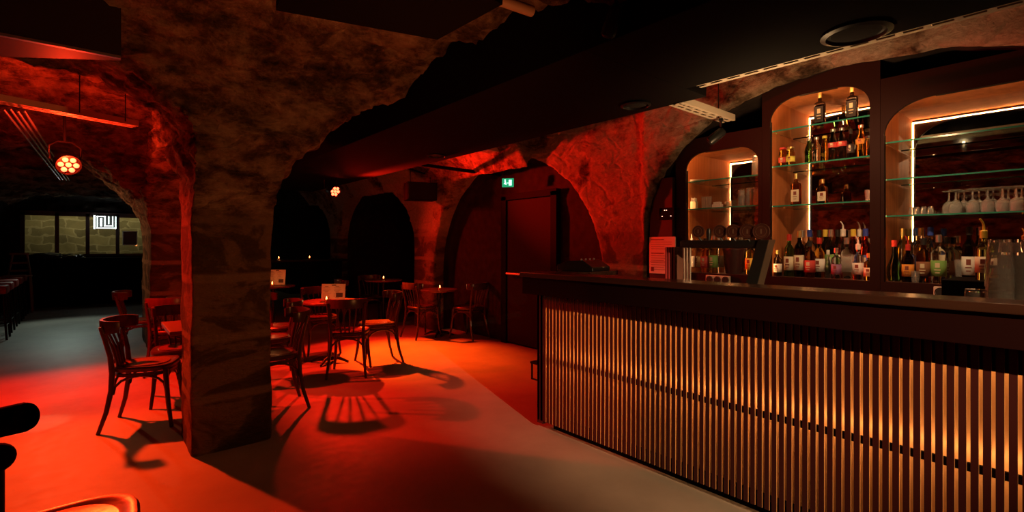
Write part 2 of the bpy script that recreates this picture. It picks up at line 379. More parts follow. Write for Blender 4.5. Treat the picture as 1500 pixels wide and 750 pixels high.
# trays and conduits of the left bay
o = cable_tray(1.12, .12, 'steel cable tray crossing the left bay under the red vault', wall=.05); o.location = (-.75, 5.13, 2.40); o.rotation_euler.z = math.radians(21)
for x, lb in ((-.1, 'left'), (.2, 'right')):
    bm = B(); tube(bm, [(x, 5.36 + x * .38 + .05, 2.42), (x, 5.36 + x * .38 + .05, 2.85)], .004); tag(build('hanging_rod', bm, BLKM), 'thin rod holding the cable tray of the left bay, the %s one' % lb, 'rod')
for i, dx in enumerate((0, .035, .075, .11)):
    bm = B(); tube(bm, [(-.53 + dx, 5.3, 2.36 + .01 * (i % 2)), (-.42 + dx, 10.2, 2.33)], .009, 8)
    tag(build('conduit', bm, M('conduit_steel', (.6, .5, .5), .25, .9), smooth=True), 'thin steel conduit on the left aisle ceiling, ' + ('leftmost of four', 'second from left', 'third from left', 'rightmost of four')[i], 'conduit', 'parallel steel conduits above the left aisle')
# conduits and frames in the nave
for i, (a, b_, lb) in enumerate((((3.0, 5.45, 2.34), (4.28, 5.3, 2.30), 'black beam under the ceiling pointing at the exit sign'), ((3.02, 6.1, 2.44), (3.95, 6.6, 2.40), 'thin black cable duct above the black hanging loudspeaker'))):
    bm = B(); tube(bm, [a, b_], .028 if i == 0 else .014, 4); tag(build('ceiling_rail', bm, BLK), lb, 'rail')
o = cable_tray(.75, .16, 'cable tray under the red ceiling between the soffit and the exit sign'); o.location = (3.05, 4.55, 2.46); o.rotation_euler.z = .15
# hanging loudspeaker
t = empty('hanging_speaker', (3.68, 6.45, 2.12), math.radians(-15), 'black box loudspeaker hanging near the dark arch, left of the exit sign', 'speaker')
bm = B(); box(bm, -.22, .22, -.13, .13, -.13, .13, .008); build('cabinet', bm, BLK, t)
bm = B(); box(bm, -.21, .21, -.14, -.131, -.12, .12, .002); build('grille', bm, M('speaker_cloth'), t)
bm = B(); tube(bm, [(-.15, 0, .13), (-.15, 0, .5)], .006); tube(bm, [(.15, 0, .13), (.15, 0, .5)], .006); build('bracket', bm, BLKM, t)

# ------------------------------------------------------------------ windows and far end
WF = M('window_frame_black', (.05, .03, .03), .4)
xs = [-1.21, -.66, -.14, .40, .94]
fr = B()
for x in xs: box(fr, x - .035, x + .035, 14.97, 15.05, 1.1, 2.05)
box(fr, -1.24, .95, 14.97, 15.05, 1.07, 1.12); box(fr, -1.24, .95, 14.97, 15.05, 1.98, 2.08)
f_ = tag(build('window_1', fr, WF), kind='structure')
for x0, x1 in zip(xs, xs[1:]):
    bm = B(); box(bm, x0 + .035, x1 - .035, 15.0, 15.006, 1.12, 1.98); g = build('window_pane', bm, M('pane_glass', (.9, .95, .9), .02, 0, 1, ior=1.1), f_)
# lit sign
t = empty('light_sign', (.17, 14.93, 1.70), 0, 'glowing white square maze-shaped sign in the far window', 'sign')
bm = B(); box(bm, -.21, .21, 0, .02, 0, .31); build('back_plate', bm, M('sign_plate', (.04, .04, .04), .4), t)
NE = M('sign_glow', (1, 1, 1), .5, emit=(.85, 1, .92), es=3)
bm = B()
def seg(pts, wd=.016):
    for (x0, y0), (x1, y1) in zip(pts, pts[1:]):
        X0, X1 = sorted((x0, x1)); Y0, Y1 = sorted((y0, y1)); s = .042; c = lambda u: -.21 + u * s
        box(bm, c(X0) - wd / 2, c(X1) + wd / 2, -.02, 0, .31 - Y1 * .0385 - wd / 2, .31 - Y0 * .0385 + wd / 2)
seg([(.5, .4), (.5, 7.6)], .034); seg([(1.7, .5), (1.7, 7.5), (9.6, 7.5), (9.6, .5)]); seg([(1.7, .5), (4.9, .5), (4.9, 6.2), (8.3, 6.2), (8.3, .5)])
seg([(3.3, 1.9), (3.3, 6.0)], .034); seg([(6.6, .5), (6.6, 4.8)])
build('light_strip', bm, NE, t)
point('sign_light', (.17, 14.8, 1.85), (.85, 1, .92), 1.0, .15)
t = empty('framed_picture', (.63, 14.94, 1.33), 0, 'small dark picture in a white frame at the right end of the far window', 'picture')
bm = B(); box(bm, -.13, .13, 0, .012, 0, .32); build('print', bm, M('dark_print', (.07, .03, .03), .5), t)
bm = B()
for q in ((-.14, -.125, -.01, .33), (.125, .14, -.01, .33), (-.14, .14, -.01, .005), (-.14, .14, .315, .33)): box(bm, q[0], q[1], -.01, .014, q[2], q[3])
build('frame', bm, M('frame_white', (.7, .7, .65), .5), t)
# dark counter below the windows with draped black things
t = empty('far_counter', (0, 14.6, 0), 0, 'long black counter under the far window', 'counter')
bm = B(); box(bm, -1.35, 1.0, -.25, .2, 0, 1.0, .01); build('body', bm, BLK, t)
bm = B(); box(bm, -1.38, 1.02, -.28, .22, 1.0, 1.04, .005); build('countertop', bm, BLK, t)
def lump(name, loc, dims, seed, mat, label, cat):
    bm = B(); bmesh.ops.create_icosphere(bm, subdivisions=4, radius=1)
    for v in bm.verts:
        n = noise.fractal(v.co * 1.7 + Vector((seed, 0, 0)), 1, 2, 3)
        v.co *= 1 + .3 * n; v.co.z = max(v.co.z, -.35); v.co = Vector((v.co.x * dims[0], v.co.y * dims[1], (v.co.z + .35) * dims[2]))
    return tag(build(name, bm, mat, None, True, loc), label, cat)
lump('black_cover', (-.85, 14.5, 1.04), (.32, .2, .09), 3, M('black_vinyl', (.02, .02, .02), .25), 'black crumpled cover on the far counter, left end', 'cover')
lump('black_bag', (-.35, 14.5, 1.04), (.18, .16, .07), 9, M('black_vinyl'), 'small shiny black bag on the far counter, right of the crumpled cover', 'bag')

# bar stools along the left wall
def bar_stool(loc, label):
    t = empty('bar_stool', loc, 0, label, 'stool', 'red-topped bar stools in a row along the left wall')
    bm = B(); box(bm, -.17, .17, -.17, .17, .64, .76, .03); build('seat', bm, M('red_leather', (.35, .05, .04), .4), t, True)
    for sx in (-1, 1):
        for sy in (-1, 1):
            bm = B(); tube(bm, [(sx * .13, sy * .13, .65), (sx * .17, sy * .17, 0)], .013, 6); build('leg', bm, BLKM, t)
    bm = B(); tube(bm, [(.16, -.16, .2), (.16, .16, .2), (-.16, .16, .2), (-.16, -.16, .2)], .008, 6, True); build('foot_ring', bm, BLKM, t)
    return t
st = [(-1.12, 10.0), (-1.14, 10.75), (-1.15, 11.5), (-1.16, 12.3), (-1.17, 13.1)]
s0 = bar_stool((*st[0], 0), 'red-topped bar stool by the left wall, nearest of the row')
for p, lb in zip(st[1:], ('second of the row', 'third of the row', 'fourth of the row', 'last of the row, before the far counter')):
    dup(s0, (*p, 0), label='red-topped bar stool by the left wall, ' + lb)
t = empty('wooden_high_chair', (-1.15, 13.6, 0), 0, 'tall pale wooden frame chair standing behind the row of bar stools', 'chair')
bm = B()
for sx in (-1, 1): tube(bm, [(sx * .2, .1, 0), (sx * .16, .12, .7), (sx * .1, .2, 1.15)], .018, 6)
for z in (.8, .95, 1.13): box(bm, -.14, .14, .12, .15, z, z + .04)
build('backrest', bm, M('worn_wood', (.3, .14, .07), .5), t)
bm = B(); box(bm, -.19, .19, -.2, .14, .7, .73, .008); build('seat', bm, M('worn_wood'), t)
for sx in (-1, 1):
    bm = B(); tube(bm, [(sx * .17, -.17, .7), (sx * .2, -.2, 0)], .018, 6); build('leg', bm, M('worn_wood'), t)

# ------------------------------------------------------------------ stage lamps
def par_lamp(loc, rz, label):
    t = empty('stage_light', loc, rz, label, 'stage light')
    bm = B(); lathe(bm, [(0, -.02), (.04, -.02), (.075, .0), (.09, .03), (.09, .13), (.082, .13), (.082, .112), (0, .112)], 28)
    h = build('housing', bm, BLKM, t, True); h.rotation_euler = (PI / 2 + .45, 0, 0)
    for k in range(7):
        a = 2 * PI * k / 6; r = 0 if k == 6 else .053
        bm = B(); lathe(bm, [(0, .108), (.021, .108), (.021, .122), (.012, .130), (0, .132)], 14, r * math.cos(a), r * math.sin(a), 0)
        build('led_lens', bm, M('led_red_glow', (1, .2, .1), .3, emit=(1, .055, .02), es=13), h, True)
    bm = B(); tube(bm, [(-.105, 0, 0), (-.11, 0, .12), (-.05, .02, .17), (.05, .02, .17), (.11, 0, .12), (.105, 0, 0)], .009, 6); tube(bm, [(0, .02, .17), (0, .02, .45)], .012, 8); build('yoke', bm, BLKM, t)
par_lamp(LAMP1 + Vector((0, .05, 0)), .25, 'round red LED stage lamp glowing in the left aisle')
par_lamp(LAMP2 + Vector((0, .05, 0)), .3, 'round red LED stage lamp glowing under the black soffit, centre')

# ------------------------------------------------------------------ exit sign, door
t = empty('exit_sign', (4.05, 4.02, 2.03), math.radians(-50), 'small green lit emergency exit sign hanging over the dark door', 'sign')
EY, ED = at_x(744, 4.05); t.location = (4.05, EY, z_at(274, ED))
bm = B(); box(bm, -.075, .075, -.012, .012, 0, .11, .003); build('panel', bm, M('exit_green', (.02, .4, .2), .4, emit=(.02, .5, .22), es=.7), t)
bm = B()
tube(bm, [(-.045, -.014, .04), (-.03, -.014, .055), (-.035, -.014, .075)], .008, 6); lathe(bm, [(0, 0), (.008, .002), (.008, .012), (0, .016)], 8, -.034, -.014, .082)
tube(bm, [(-.03, -.014, .055), (-.02, -.014, .03)], .006, 6)
box(bm, .015, .05, -.015, -.012, .02, .09); tube(bm, [(-.008, -.014, .05), (.010, -.014, .05)], .004, 4)
build('pictogram', bm, M('exit_white', (1, 1, 1), .4, emit=(.5, 1, .75), es=2.5), t)
bm = B(); tube(bm, [(-.06, 0, .11), (-.06, 0, .42)], .002, 4); tube(bm, [(.06, 0, .11), (.06, 0, .42)], .002, 4); build('wire', bm, BLKM, t)
dr = empty('door_1', (4.30, 4.72, 0)); tag(dr, kind='structure')
bm = B(); box(bm, -.03, .03, -.42, .42, .02, 1.93, .004); build('door_leaf', bm, M('dark_red_door', (.02, .012, .012), .8, spec=.1), dr)
bm = B(); box(bm, -.05, .04, .43, .53, 0, 1.99); box(bm, -.05, .04, -.53, -.43, 0, 1.99); box(bm, -.05, .04, -.53, .53, 1.94, 2.02); build('door_frame', bm, BLK, dr)
bm = B(); tube(bm, [(-.09, .36, .95), (-.09, .08, .95)], .017, 10); tube(bm, [(-.09, .34, .95), (-.02, .34, .95)], .012, 8); tube(bm, [(-.09, .10, .95), (-.02, .10, .95)], .012, 8); build('door_handle', bm, M('handle_steel', (.7, .6, .6), .3, .5), dr, True)

# ------------------------------------------------------------------ bistro chairs
CW = M('dark_bentwood', (.055, .020, .014), .28, bump=.05, scale=40, stretch=(1, 1, .2), var=.25)
CS_ = M('seat_wood', (.15, .05, .035), .25, bump=.05, scale=30)
def sq(t, e=3.2): c, s = math.cos(t), math.sin(t); return math.copysign(abs(c) ** (2 / e), c), math.copysign(abs(s) ** (2 / e), s)
def make_chair(name='bistro_chair', back=True):
    t = empty(name, (0, 0, 0))
    # seat ring: slightly narrower at the back, chair faces +y
    bm = B(); n = 40; rings = []
    for (k, z) in ((.93, .425), (1.0, .432), (1.02, .452), (.98, .464), (.86, .464), (.82, .459)):
        R = []
        for i in range(n):
            c, s = sq(2 * PI * i / n); wv = .2 + .018 * s
            R.append(bm.verts.new((c * wv * k, s * .2 * k, z)))
        rings.append(R)
    for a, b_ in zip(rings, rings[1:]):
        for i in range(n): bm.faces.new((a[i], a[(i + 1) % n], b_[(i + 1) % n], b_[i]))
    bm.faces.new(rings[0][::-1]); bm.faces.new(rings[-1])
    seat = build('seat', bm, CW, t, True)
    bm = B(); rings = []
    for (k, z) in ((.80, .4585), (.79, .466), (.6, .4615), (.3, .4605)):
        rings.append([bm.verts.new((sq(2 * PI * i / n, 2.3)[0] * .19 * k, sq(2 * PI * i / n, 2.3)[1] * .19 * k, z)) for i in range(n)])
    for a, b_ in zip(rings, rings[1:]):
        for i in range(n): bm.faces.new((a[i], a[(i + 1) % n], b_[(i + 1) % n], b_[i]))
    bm.faces.new(rings[0][::-1]); bm.faces.new(rings[-1]); build('seat_panel', bm, CS_, seat, True)
    bm = B(); R = [(sq(2 * PI * i / 32)[0] * .175, sq(2 * PI * i / 32)[1] * .172, .405) for i in range(32)]
    tube(bm, R, .020, 4, True, 1.1, .7); build('seat_frame', bm, CW, t)
    for s in (-1, 1):
        bm = B(); tube(bm, [(s * .165, .165, .43), (s * .172, .175, .3), (s * .182, .19, .15), (s * .2, .215, 0)], [.019, .018, .016, .013], 8); build('leg', bm, CW, t, True)
        bm = B()
        if back: tube(bm, [(s * .2, -.25, 0), (s * .182, -.205, .15), (s * .168, -.18, .3), (s * .165, -.175, .43), (s * .17, -.185, .55), (s * .182, -.215, .68), (s * .188, -.24, .77)], [.013, .016, .018, .019, .017, .015, .012], 8)
        else: tube(bm, [(s * .165, -.165, .43), (s * .172, -.175, .3), (s * .182, -.19, .15), (s * .2, -.215, 0)], [.019, .018, .016, .013], 8)
        build('leg', bm, CW, t, True)
    def brace(p, q):
        bm = B(); P0, P1 = Vector(p), Vector(q); pts = []
        for k in range(9):
            a = PI * k / 8; c = (1 - math.cos(a)) / 2
            m = P0.lerp(P1, c); m.z = .27 + .125 * math.sin(a) ** .8; pts.append(m)
        tube(bm, pts, .009, 6); build('brace', bm, CW, t, True)
    f, r = .168, .172
    brace((-f, f, .27), (f, f, .27)); brace((-f, -f, .27), (f, -f, .27)); brace((-f, -f, .27), (-f, f, .27)); brace((f, -f, .27), (f, f, .27))
    if back:
        # curved top rail
        bm = B(); pr = []
        N_ = 22
        for k in range(N_ + 1):
            a = math.radians(-112 + 224 * k / N_)
            x = .198 * math.sin(a); y = -.165 - .115 * math.cos(a)
            h = .048 * (1 - .2 * (abs(k - N_ / 2) / (N_ / 2)) ** 4); th = .009
            d = Vector((math.sin(a), -math.cos(a) * .6, 0)).normalized()
            zc = .765
            pr.append([bm.verts.new(Vector((x, y, zc + dz)) + d * tt) for dz, tt in ((-h, -th), (-h, th), (h * .8, th + .006), (h, th + .002), (h, -th), (h * .8, -th - .002))])
        for a_, b_ in zip(pr, pr[1:]):
            for k in range(6): bm.faces.new((a_[k], a_[(k + 1) % 6], b_[(k + 1) % 6], b_[k]))
        bm.faces.new(pr[0][::-1]); bm.faces.new(pr[-1]); build('top_rail', bm, CW, t, True)
        for x in (-.1, -.034, .034, .1):
            bm = B(); tube(bm, [(x * .6, -.17, .45), (x * .85, -.2, .6), (x * 1.08, -.262 + abs(x) * .2, .74)], .008, 6, sx=1.3); build('slat', bm, CW, t, True)
    return t
HEAD = lambda dx, dy: math.atan2(dy, dx) - PI / 2
chairs = [
 (.30, 4.62, .94, -.34, 'dark bistro chair standing alone in front, left of the stone pillar'),
 (.55, 5.12, -.1, -1, 'dark bistro chair with striped light on its seat, behind the table left of the pillar'),
 (.42, 7.28, 1, -.15, 'dark bistro chair furthest left, with white shine on its top rail'),
 (.62, 6.30, .3, 1, 'dark bistro chair behind the pillar table, its back to the small candle card'),
 (1.12, 4.36, -1, .1, 'dark bistro chair nearest on the right side of the stone pillar, facing left'),
 (2.02, 5.0, .5, .85, 'dark bistro chair with its back to the camera before the table with card'),
 (2.46, 5.28, -.98, .14, 'dark bistro chair right of the centre table, its shadow on the orange floor'),
 (3.62, 6.30, .95, .1, 'red-lit bistro chair left of the small table by the dark wall'),
 (4.10, 5.80, -.25, 1, 'bistro chair right of the small table by the dark wall, next to the door'),
 (1.55, 5.78, .6, -.5, 'dark bistro chair behind left of the round table, its slats catching red light'),
 (1.30, 5.12, -1, .2, 'dark bistro chair half hidden behind the right edge of the stone pillar'),
 (2.14, 6.22, -.1, -1, 'dark bistro chair facing the camera behind the card on the round table'),
 (3.10, 7.55, 1, -.1, 'dark bistro chair deep in the room left of the tiny far candle'),
 (3.66, 8.10, -.2, -1, 'dark bistro chair at the back table in the second dark arch'),
]
c0 = make_chair(); c0.scale = (.95, .95, .98); tag(c0, group='dark bentwood bistro chairs', cat='chair')
for i, (x, y, dx, dy, lb) in enumerate(chairs):
    if i == 0: c0.location = (x, y, 0); c0.rotation_euler.z = HEAD(dx, dy); c0['label'] = lb
    else: dup(c0, (x, y, 0), HEAD(dx, dy), lb)
s_ = make_chair('wooden_stool', False); tag(s_, 'glossy red-lit wooden seat with a raised rim at the bottom left edge of the view', 'stool'); s_.location = (-.09, 2.04, 0); s_.rotation_euler.z = .03

# ------------------------------------------------------------------ tables
TT = M('table_wood', (.16, .06, .045), .3, bump=.05, scale=20)
def round_table(x, y, z, r, label, square=0, rz=0):
    t = empty('bistro_table', (x, y, 0), rz, label, 'table')
    bm = B()
    if square: box(bm, -square, square, -square, square, z - .03, z, .006)
    else: lathe(bm, [(0, z - .025), (r * .97, z - .025), (r, z - .015), (r, z - .006), (r * .985, z), (0, z)], 40)
    build('tabletop', bm, TT, t, not square)
    bm = B(); lathe(bm, [(.05, .03), (.03, .07), (.022, .1), (.022, z - .12), (.03, z - .06), (.09, z - .03)], 14); build('column', bm, BLKM, t, True)
    for k in range(4):
        a = PI / 4 + k * PI / 2
        bm = B(); tube(bm, [(0, 0, .06), (.12 * math.cos(a), .12 * math.sin(a), .05), (.22 * math.cos(a), .22 * math.sin(a), .012)], [.022, .017, .012], 8); build('foot', bm, BLKM, t, True)
    return t
round_table(.70, 4.52, .72, 0, 'square wooden table partly hidden behind the left side of the stone pillar', .30)
round_table(2.03, 5.60, .70, .30, 'round bistro table in the centre carrying the landscape menu card')
round_table(3.86, 6.22, .68, .27, 'small round table with a candle by the dark wall')
round_table(.92, 6.95, .72, .3, 'round table carrying the upright menu card left behind the pillar')
round_table(1.98, 7.75, .74, .3, 'round table with a menu card seen just right of the pillar')
round_table(3.62, 7.55, .76, .3, 'round table far back in front of the second dark arch')
t = empty('long_high_table', (3.0, 10.2, 0), .05, 'long black high table deep in the dark with two candles on it', 'table')
bm = B(); box(bm, -1.0, 1.0, -.25, .25, 1.0, 1.04, .005); build('tabletop', bm, M('gloss_black'), t)
for sx in (-.85, .85):
    bm = B(); box(bm, sx - .04, sx + .04, -.2, .2, 0, 1.0, .004); build('leg', bm, BLK, t)
def candle(x, y, z, label, e=9):
    t = empty('tealight_candle', (x, y, z), 0, label, 'candle', 'small lit candles on the tables')
    bm = B(); lathe(bm, [(0, .002), (.022, .002), (.027, .05), (.030, .062), (.0275, .062), (.0245, .05), (.02, .006), (0, .006)], 16); build('glass_cup', bm, M('cup_glass', (1, .6, .4), .05, 0, 1), t, True)
    bm = B(); lathe(bm, [(0, .006), (.018, .006), (.018, .03), (0, .03)], 12); build('wax', bm, M('wax', (.8, .6, .4), .5), t, True)
    bm = B(); lathe(bm, [(0, .03), (.007, .038), (.009, .047), (.005, .06), (0, .072)], 10); build('flame', bm, M('flame_glow', (1, .6, .2), .5, emit=(1, .42, .12), es=14), t, True)
    point('candle_light', (x, y, z + .10), (1, .35, .1), e * .03, .01)
candle(3.80, 6.10, .68, 'small lit candle on the small table by the dark wall')
candle(1.93, 5.42, .70, 'small lit candle in front of the landscape menu card', 10)
candle(.82, 6.80, .72, 'small lit candle in front of the upright card left behind the pillar', 10)
candle(1.92, 7.55, .74, 'small lit candle with the menu card just right of the pillar', 10)
candle(3.56, 7.42, .76, 'tiny lit candle on the round table far back, right of the centre group', 6)
for px_, lb in ((408, 'left'), (453, 'right')):
    r_ = (px_ - 750) / FOC; D_ = 10.2 / (CS - r_ * SN); candle(D_ * (SN + r_ * CS), 10.18, 1.04, 'tiny lit candle on the long high table in the dark, the %s one of two' % lb, 6)
def menu_card(x, y, z, wd, h, rz, label):
    t = empty('menu_card', (x, y, z), rz, label, 'menu')
    bm = B(); box(bm, -wd / 2, wd / 2, -.002, .002, .01, h); c = build('card', bm, M('card_paper', (.75, .68, .5), .7), t); c.rotation_euler.x = -.12
    bm = B()
    for k in range(int(h / .016) - 2):
        zz = h - .03 - k * .016
        if zz < .03: break
        for cx in (-wd * .25, wd * .2):
            if k % 4 == 0: box(bm, cx - .03, cx + .01, -.004, -.002, zz, zz + .004)
            else: box(bm, cx - wd * .18, cx + wd * (.08 + .03 * (k % 3)), -.004, -.002, zz, zz + .002)
    box(bm, -.02, .03, -.004, -.002, h - .02, h - .008); box(bm, wd * .12, wd * .4, -.004, -.002, .04, .09)
    p = build('printed_text', bm, M('ink', (.08, .05, .04), .7), c)
    bm = B(); box(bm, -wd * .3, wd * .3, -.03, .03, 0, .012, .003); build('stand', bm, M('stand_wood', (.2, .1, .06), .5), t)
menu_card(2.06, 5.58, .70, .27, .19, -TH, 'landscape menu card standing on the round table in the centre')
menu_card(.93, 6.92, .72, .15, .21, -TH + .9, 'upright cream menu card behind the left side of the pillar')
menu_card(2.02, 7.72, .74, .25, .23, -TH, 'menu card with red lower edge on the table just right of the pillar')

# black adjustable lamp in the left foreground
t = empty('floor_lamp', (-.185, 1.74, 0), 0, 'black adjustable spotlight on a stand at the left edge in front', 'lamp')
bm = B(); lathe(bm, [(0, 0), (.11, 0), (.115, .012), (.03, .02), (.014, .03), (.014, .80), (0, .80)], 20); build('stand', bm, BLKM, t, True)
bm = B(); bmesh.ops.create_icosphere(bm, subdivisions=3, radius=.035); build('joint', bm, BLK, t, True, (0, 0, .815))
bm = B(); lathe(bm, [(0, -.13), (.03, -.13), (.036, -.12), (.036, .08), (.033, .09), (.028, .09), (.026, .07), (0, .06)], 24); h = build('lamp_head', bm, BLK, t, True, (-.01, 0, .90))
h.rotation_euler = Vector((.763, -.646, .22)).to_track_quat('Z', 'Y').to_euler()

# ------------------------------------------------------------------ the bar
SLW = M('slat_wood', (.04, .005, .005), .5, bump=.05, scale=30, stretch=(1, 1, .1))
BRASS_AND_LIT_SIDES = M('brass_panel', (.85, .48, .2), .4, .35)
TOPW = M('counter_wood', (.035, .015, .010), .25, bump=.04, scale=12, stretch=(1, .1, 1), var=.3)
BX = 2.47; Y0, Y1 = -.36, 2.63
t = empty('bar_counter', (2.7, 1.3, 0), 0, 'long bar counter with vertical dark wooden slats and lit brass gaps', 'bar counter')
off = Vector((-2.7, -1.3, 0))
def bpart(name, bm, mat, smooth=False):
    bmesh.ops.translate(bm, verts=bm.verts, vec=off); return build(name, bm, mat, t, smooth)
bm = B(); box(bm, BX + .14, BX + .15, Y0, Y1 - .06, .06, 1.08); bpart('brass_panel', bm, BRASS_AND_LIT_SIDES)
bm = B(); box(bm, BX + .15, 3.2, Y0, Y1 - .06, .0, .93); box(bm, BX + .07, BX + .2, Y0, Y1 - .1, 0, .07); bpart('body', bm, BLK)
k = 0; y = Y1 - .012; PITCH = .0334
while y > Y0 + .02:
    bm = B(); box(bm, BX, BX + .009, y - .0112, y + .0112, .06, .985); bmesh.ops.recalc_face_normals(bm, faces=bm.faces)
    for f in bm.faces: f.material_index = 1 if abs(f.normal.y) > .5 else 0  # side faces coloured brass so the slat edges look lit
    bpart('slat', bm, [SLW, BRASS_AND_LIT_SIDES]); y -= PITCH; k += 1
bm = B(); box(bm, BX + .0095, BX + .026, Y0, Y1, .495, .525); box(bm, BX + .0095, BX + .026, Y0, Y1, .88, .985); box(bm, BX + .0095, BX + .026, Y0, Y1, .065, .10); bpart('rail', bm, BLK)
bm = B(); box(bm, BX + .0, 3.2, Y1 - .06, Y1 - .001, .04, 1.0); bpart('end_panel', bm, SLW)
bm = B(); box(bm, BX + .04, BX + .2, Y1, Y1 + .12, .44, .455); box(bm, BX + .045, BX + .055, Y1, Y1 + .115, .32, .33); box(bm, BX + .045, BX + .055, Y1 + .105, Y1 + .115, .32, .44); bpart('end_bracket', bm, BLKM)
bm = B(); box(bm, BX - .13, BX + .08, Y0, Y1 + .05, 1.105, 1.14, .004); box(bm, 2.50, 3.15, 2.42, Y1 + .05, 1.10, 1.135, .004); bpart('countertop', bm, TOPW)
bm = B(); box(bm, BX - .11, BX + .06, Y0, Y1 + .04, .985, 1.105, .003); bpart('fascia', bm, M('fascia_wood', (.012, .003, .003), .8, spec=.04))
bm = B(); box(bm, BX + .06, 3.2, Y0, 2.42, .93, .96, .004); bpart('worktop', bm, M('worktop_steel', (.2, .18, .16), .4, .8))
bm = B()
for z_ in (.905, .51): box(bm, BX + .032, BX + .038, Y0, Y1 - .07, z_ - .006, z_ + .006)
bpart('light_strip', bm, M('led_warm', (1, .8, .5), .5, emit=(1, .50, .2), es=19))

# ------------------------------------------------------------------ back bar shelves
WOOD = M('shelf_wood', (.45, .15, .045), .7, spec=.1, bump=.05, scale=8, stretch=(3, 3, .3), var=.15)
FRAME = M('frame_wood', (.022, .007, .005), .6, spec=.12, bump=.04, scale=10, stretch=(3, 3, .3))
MIR = M('mirror', (.82, .80, .78), .02, 1)
GL = M('shelf_glass', (.75, .95, .88), .01, 0, 1, ior=1.4)
GEDGE = M('glass_edge', (.05, .35, .24), .15, 0, .4)
LED = M('shelf_led', (1, .85, .6), .5, emit=(1, .5, .18), es=46)
XF, XM = 4.05, 4.47
def frame_ring(bm, ya, yb, za, zb, oy0, oy1, oz0, oz1, r, x0, x1):
    inner = [(oy0, oz0), (oy1, oz0)]
    for k in range(11):
        a = PI / 2 * k / 10; inner.append((oy1 - r + r * math.cos(a), oz1 - r * .8 + r * .8 * math.sin(a)))
    for k in range(11):
        a = PI / 2 * k / 10; inner.append((oy0 + r - r * math.sin(a), oz1 - r * .8 + r * .8 * math.cos(a)))
    cy, cz = (oy0 + oy1) / 2, (oz0 + oz1) / 2
    outer = []
    for i, (y_, z_) in enumerate(inner):
        if i == 0: outer.append((ya, za)); continue
        if i == 1: outer.append((yb, za)); continue
        dy, dz = y_ - cy, z_ - cz; s = []
        if dy > 1e-6: s.append((yb - cy) / dy)
        if dy < -1e-6: s.append((ya - cy) / dy)
        if dz > 1e-6: s.append((zb - cz) / dz)
        if dz < -1e-6: s.append((za - cz) / dz)
        k_ = min(s); outer.append((cy + dy * k_, cz + dz * k_))
    # force the two top corners
    for cyy in (yb, ya):
        j = min(range(2, len(outer)), key=lambda q: (outer[q][0] - cyy) ** 2 + (outer[q][1] - zb) ** 2); outer[j] = (cyy, zb)
    n = len(inner); V = {}
    for nm, L_ in (('i', inner), ('o', outer)):
        for x in (x0, x1): V[nm, x] = [bm.verts.new((x, a, b_)) for a, b_ in L_]
    for i in range(n):
        j = (i + 1) % n
        bm.faces.new((V['i', x0][i], V['i', x0][j], V['o', x0][j], V['o', x0][i])); bm.faces.new((V['i', x1][i], V['o', x1][i], V['o', x1][j], V['i', x1][j]))
        bm.faces.new((V['i', x0][i], V['i', x1][i], V['i', x1][j], V['i', x0][j])); bm.faces.new((V['o', x0][i], V['o', x0][j], V['o', x1][j], V['o', x1][i]))
units = [  # ya, yb, top, opening y0,y1, crest, corner radius, shelves
 (1.69, 2.45, 2.27, 1.72, 2.35, 2.14, .17, (1.905, 1.66), 'left back bar cabinet, the lowest of the three, with two glass shelves'),
 (.92, 1.69, 2.60, .98, 1.63, 2.46, .20, (2.235, 1.955, 1.645), 'middle back bar cabinet, the tallest, with soda bottles on its glass shelves'),
 (-.15, .92, 2.45, -.02, .90, 2.28, .26, (2.03, 1.78, 1.535), 'right back bar cabinet with wine glasses on its lowest glass shelf')]
BASE = 1.09
for ya, yb, zt, oy0, oy1, oz1, rr, sh, lb in units:
    cy = (ya + yb) / 2
    t = empty('back_bar_cabinet', (XF, cy, 0), 0, lb, 'cabinet'); off = Vector((-XF, -cy, 0))
    bm = B(); frame_ring(bm, ya + .001, yb - .001, .02, zt, oy0, oy1, BASE, oz1, rr, XF - .025, XF)
    bpart('face_frame', bm, FRAME)
    bm = B(); box(bm, XF + .002, XM, oy1 + .012, oy1 + .03, BASE - .02, oz1 + .05); bpart('side_panel', bm, WOOD); bm = B(); box(bm, XF + .002, XM, oy0 - .03, oy0 - .012, BASE - .02, oz1 + .05); bpart('side_panel', bm, WOOD)
    bm = B(); box(bm, XF + .002, XM, oy0 - .012, oy1 + .012, oz1 + .03, oz1 + .05); bpart('top_panel', bm, WOOD)
    bm = B(); box(bm, XF + .002, XM, oy0 - .012, oy1 + .012, BASE - .03, BASE); bpart('base_board', bm, M('base_dark', (.10, .04, .03), .3))
    bm = B(); box(bm, XM, XM + .006, oy0 - .03, oy1 + .03, BASE - .02, oz1 + .05); bpart('mirror', bm, MIR)
    for z in sh:
        bm = B(); box(bm, XF + .03, XM - .03, oy0 - .005, oy1 + .005, z - .010, z)
        g = bpart('glass_shelf', bm, GL)
        bm = B(); box(bm, XF + .027, XF + .0298, oy0 - .005, oy1 + .005, z - .010, z); bmesh.ops.translate(bm, verts=bm.verts, vec=off); build('glass_edge', bm, GEDGE, g)
    zc = oz1 + .012
    bm = B(); box(bm, XF + .002, XF + .006, oy1 + .003, oy1 + .011, BASE, zc); box(bm, XF + .002, XF + .006, oy0 - .011, oy0 - .003, BASE, zc)
    box(bm, XF + .002, XF + .006, oy0 - .003, oy1 + .003, oz1 + .003, zc); bpart('led_strip', bm, LED)
    bm = B(); box(bm, XF, XF + .02, oy1, oy1 + .002, BASE, oz1 - rr * .8); box(bm, XF, XF + .02, oy0 - .002, oy0, BASE, oz1 - rr * .8); box(bm, XF, XF + .02, oy0 + rr, oy1 - rr, oz1, oz1 + .002); bpart('led_channel', bm, FRAME)
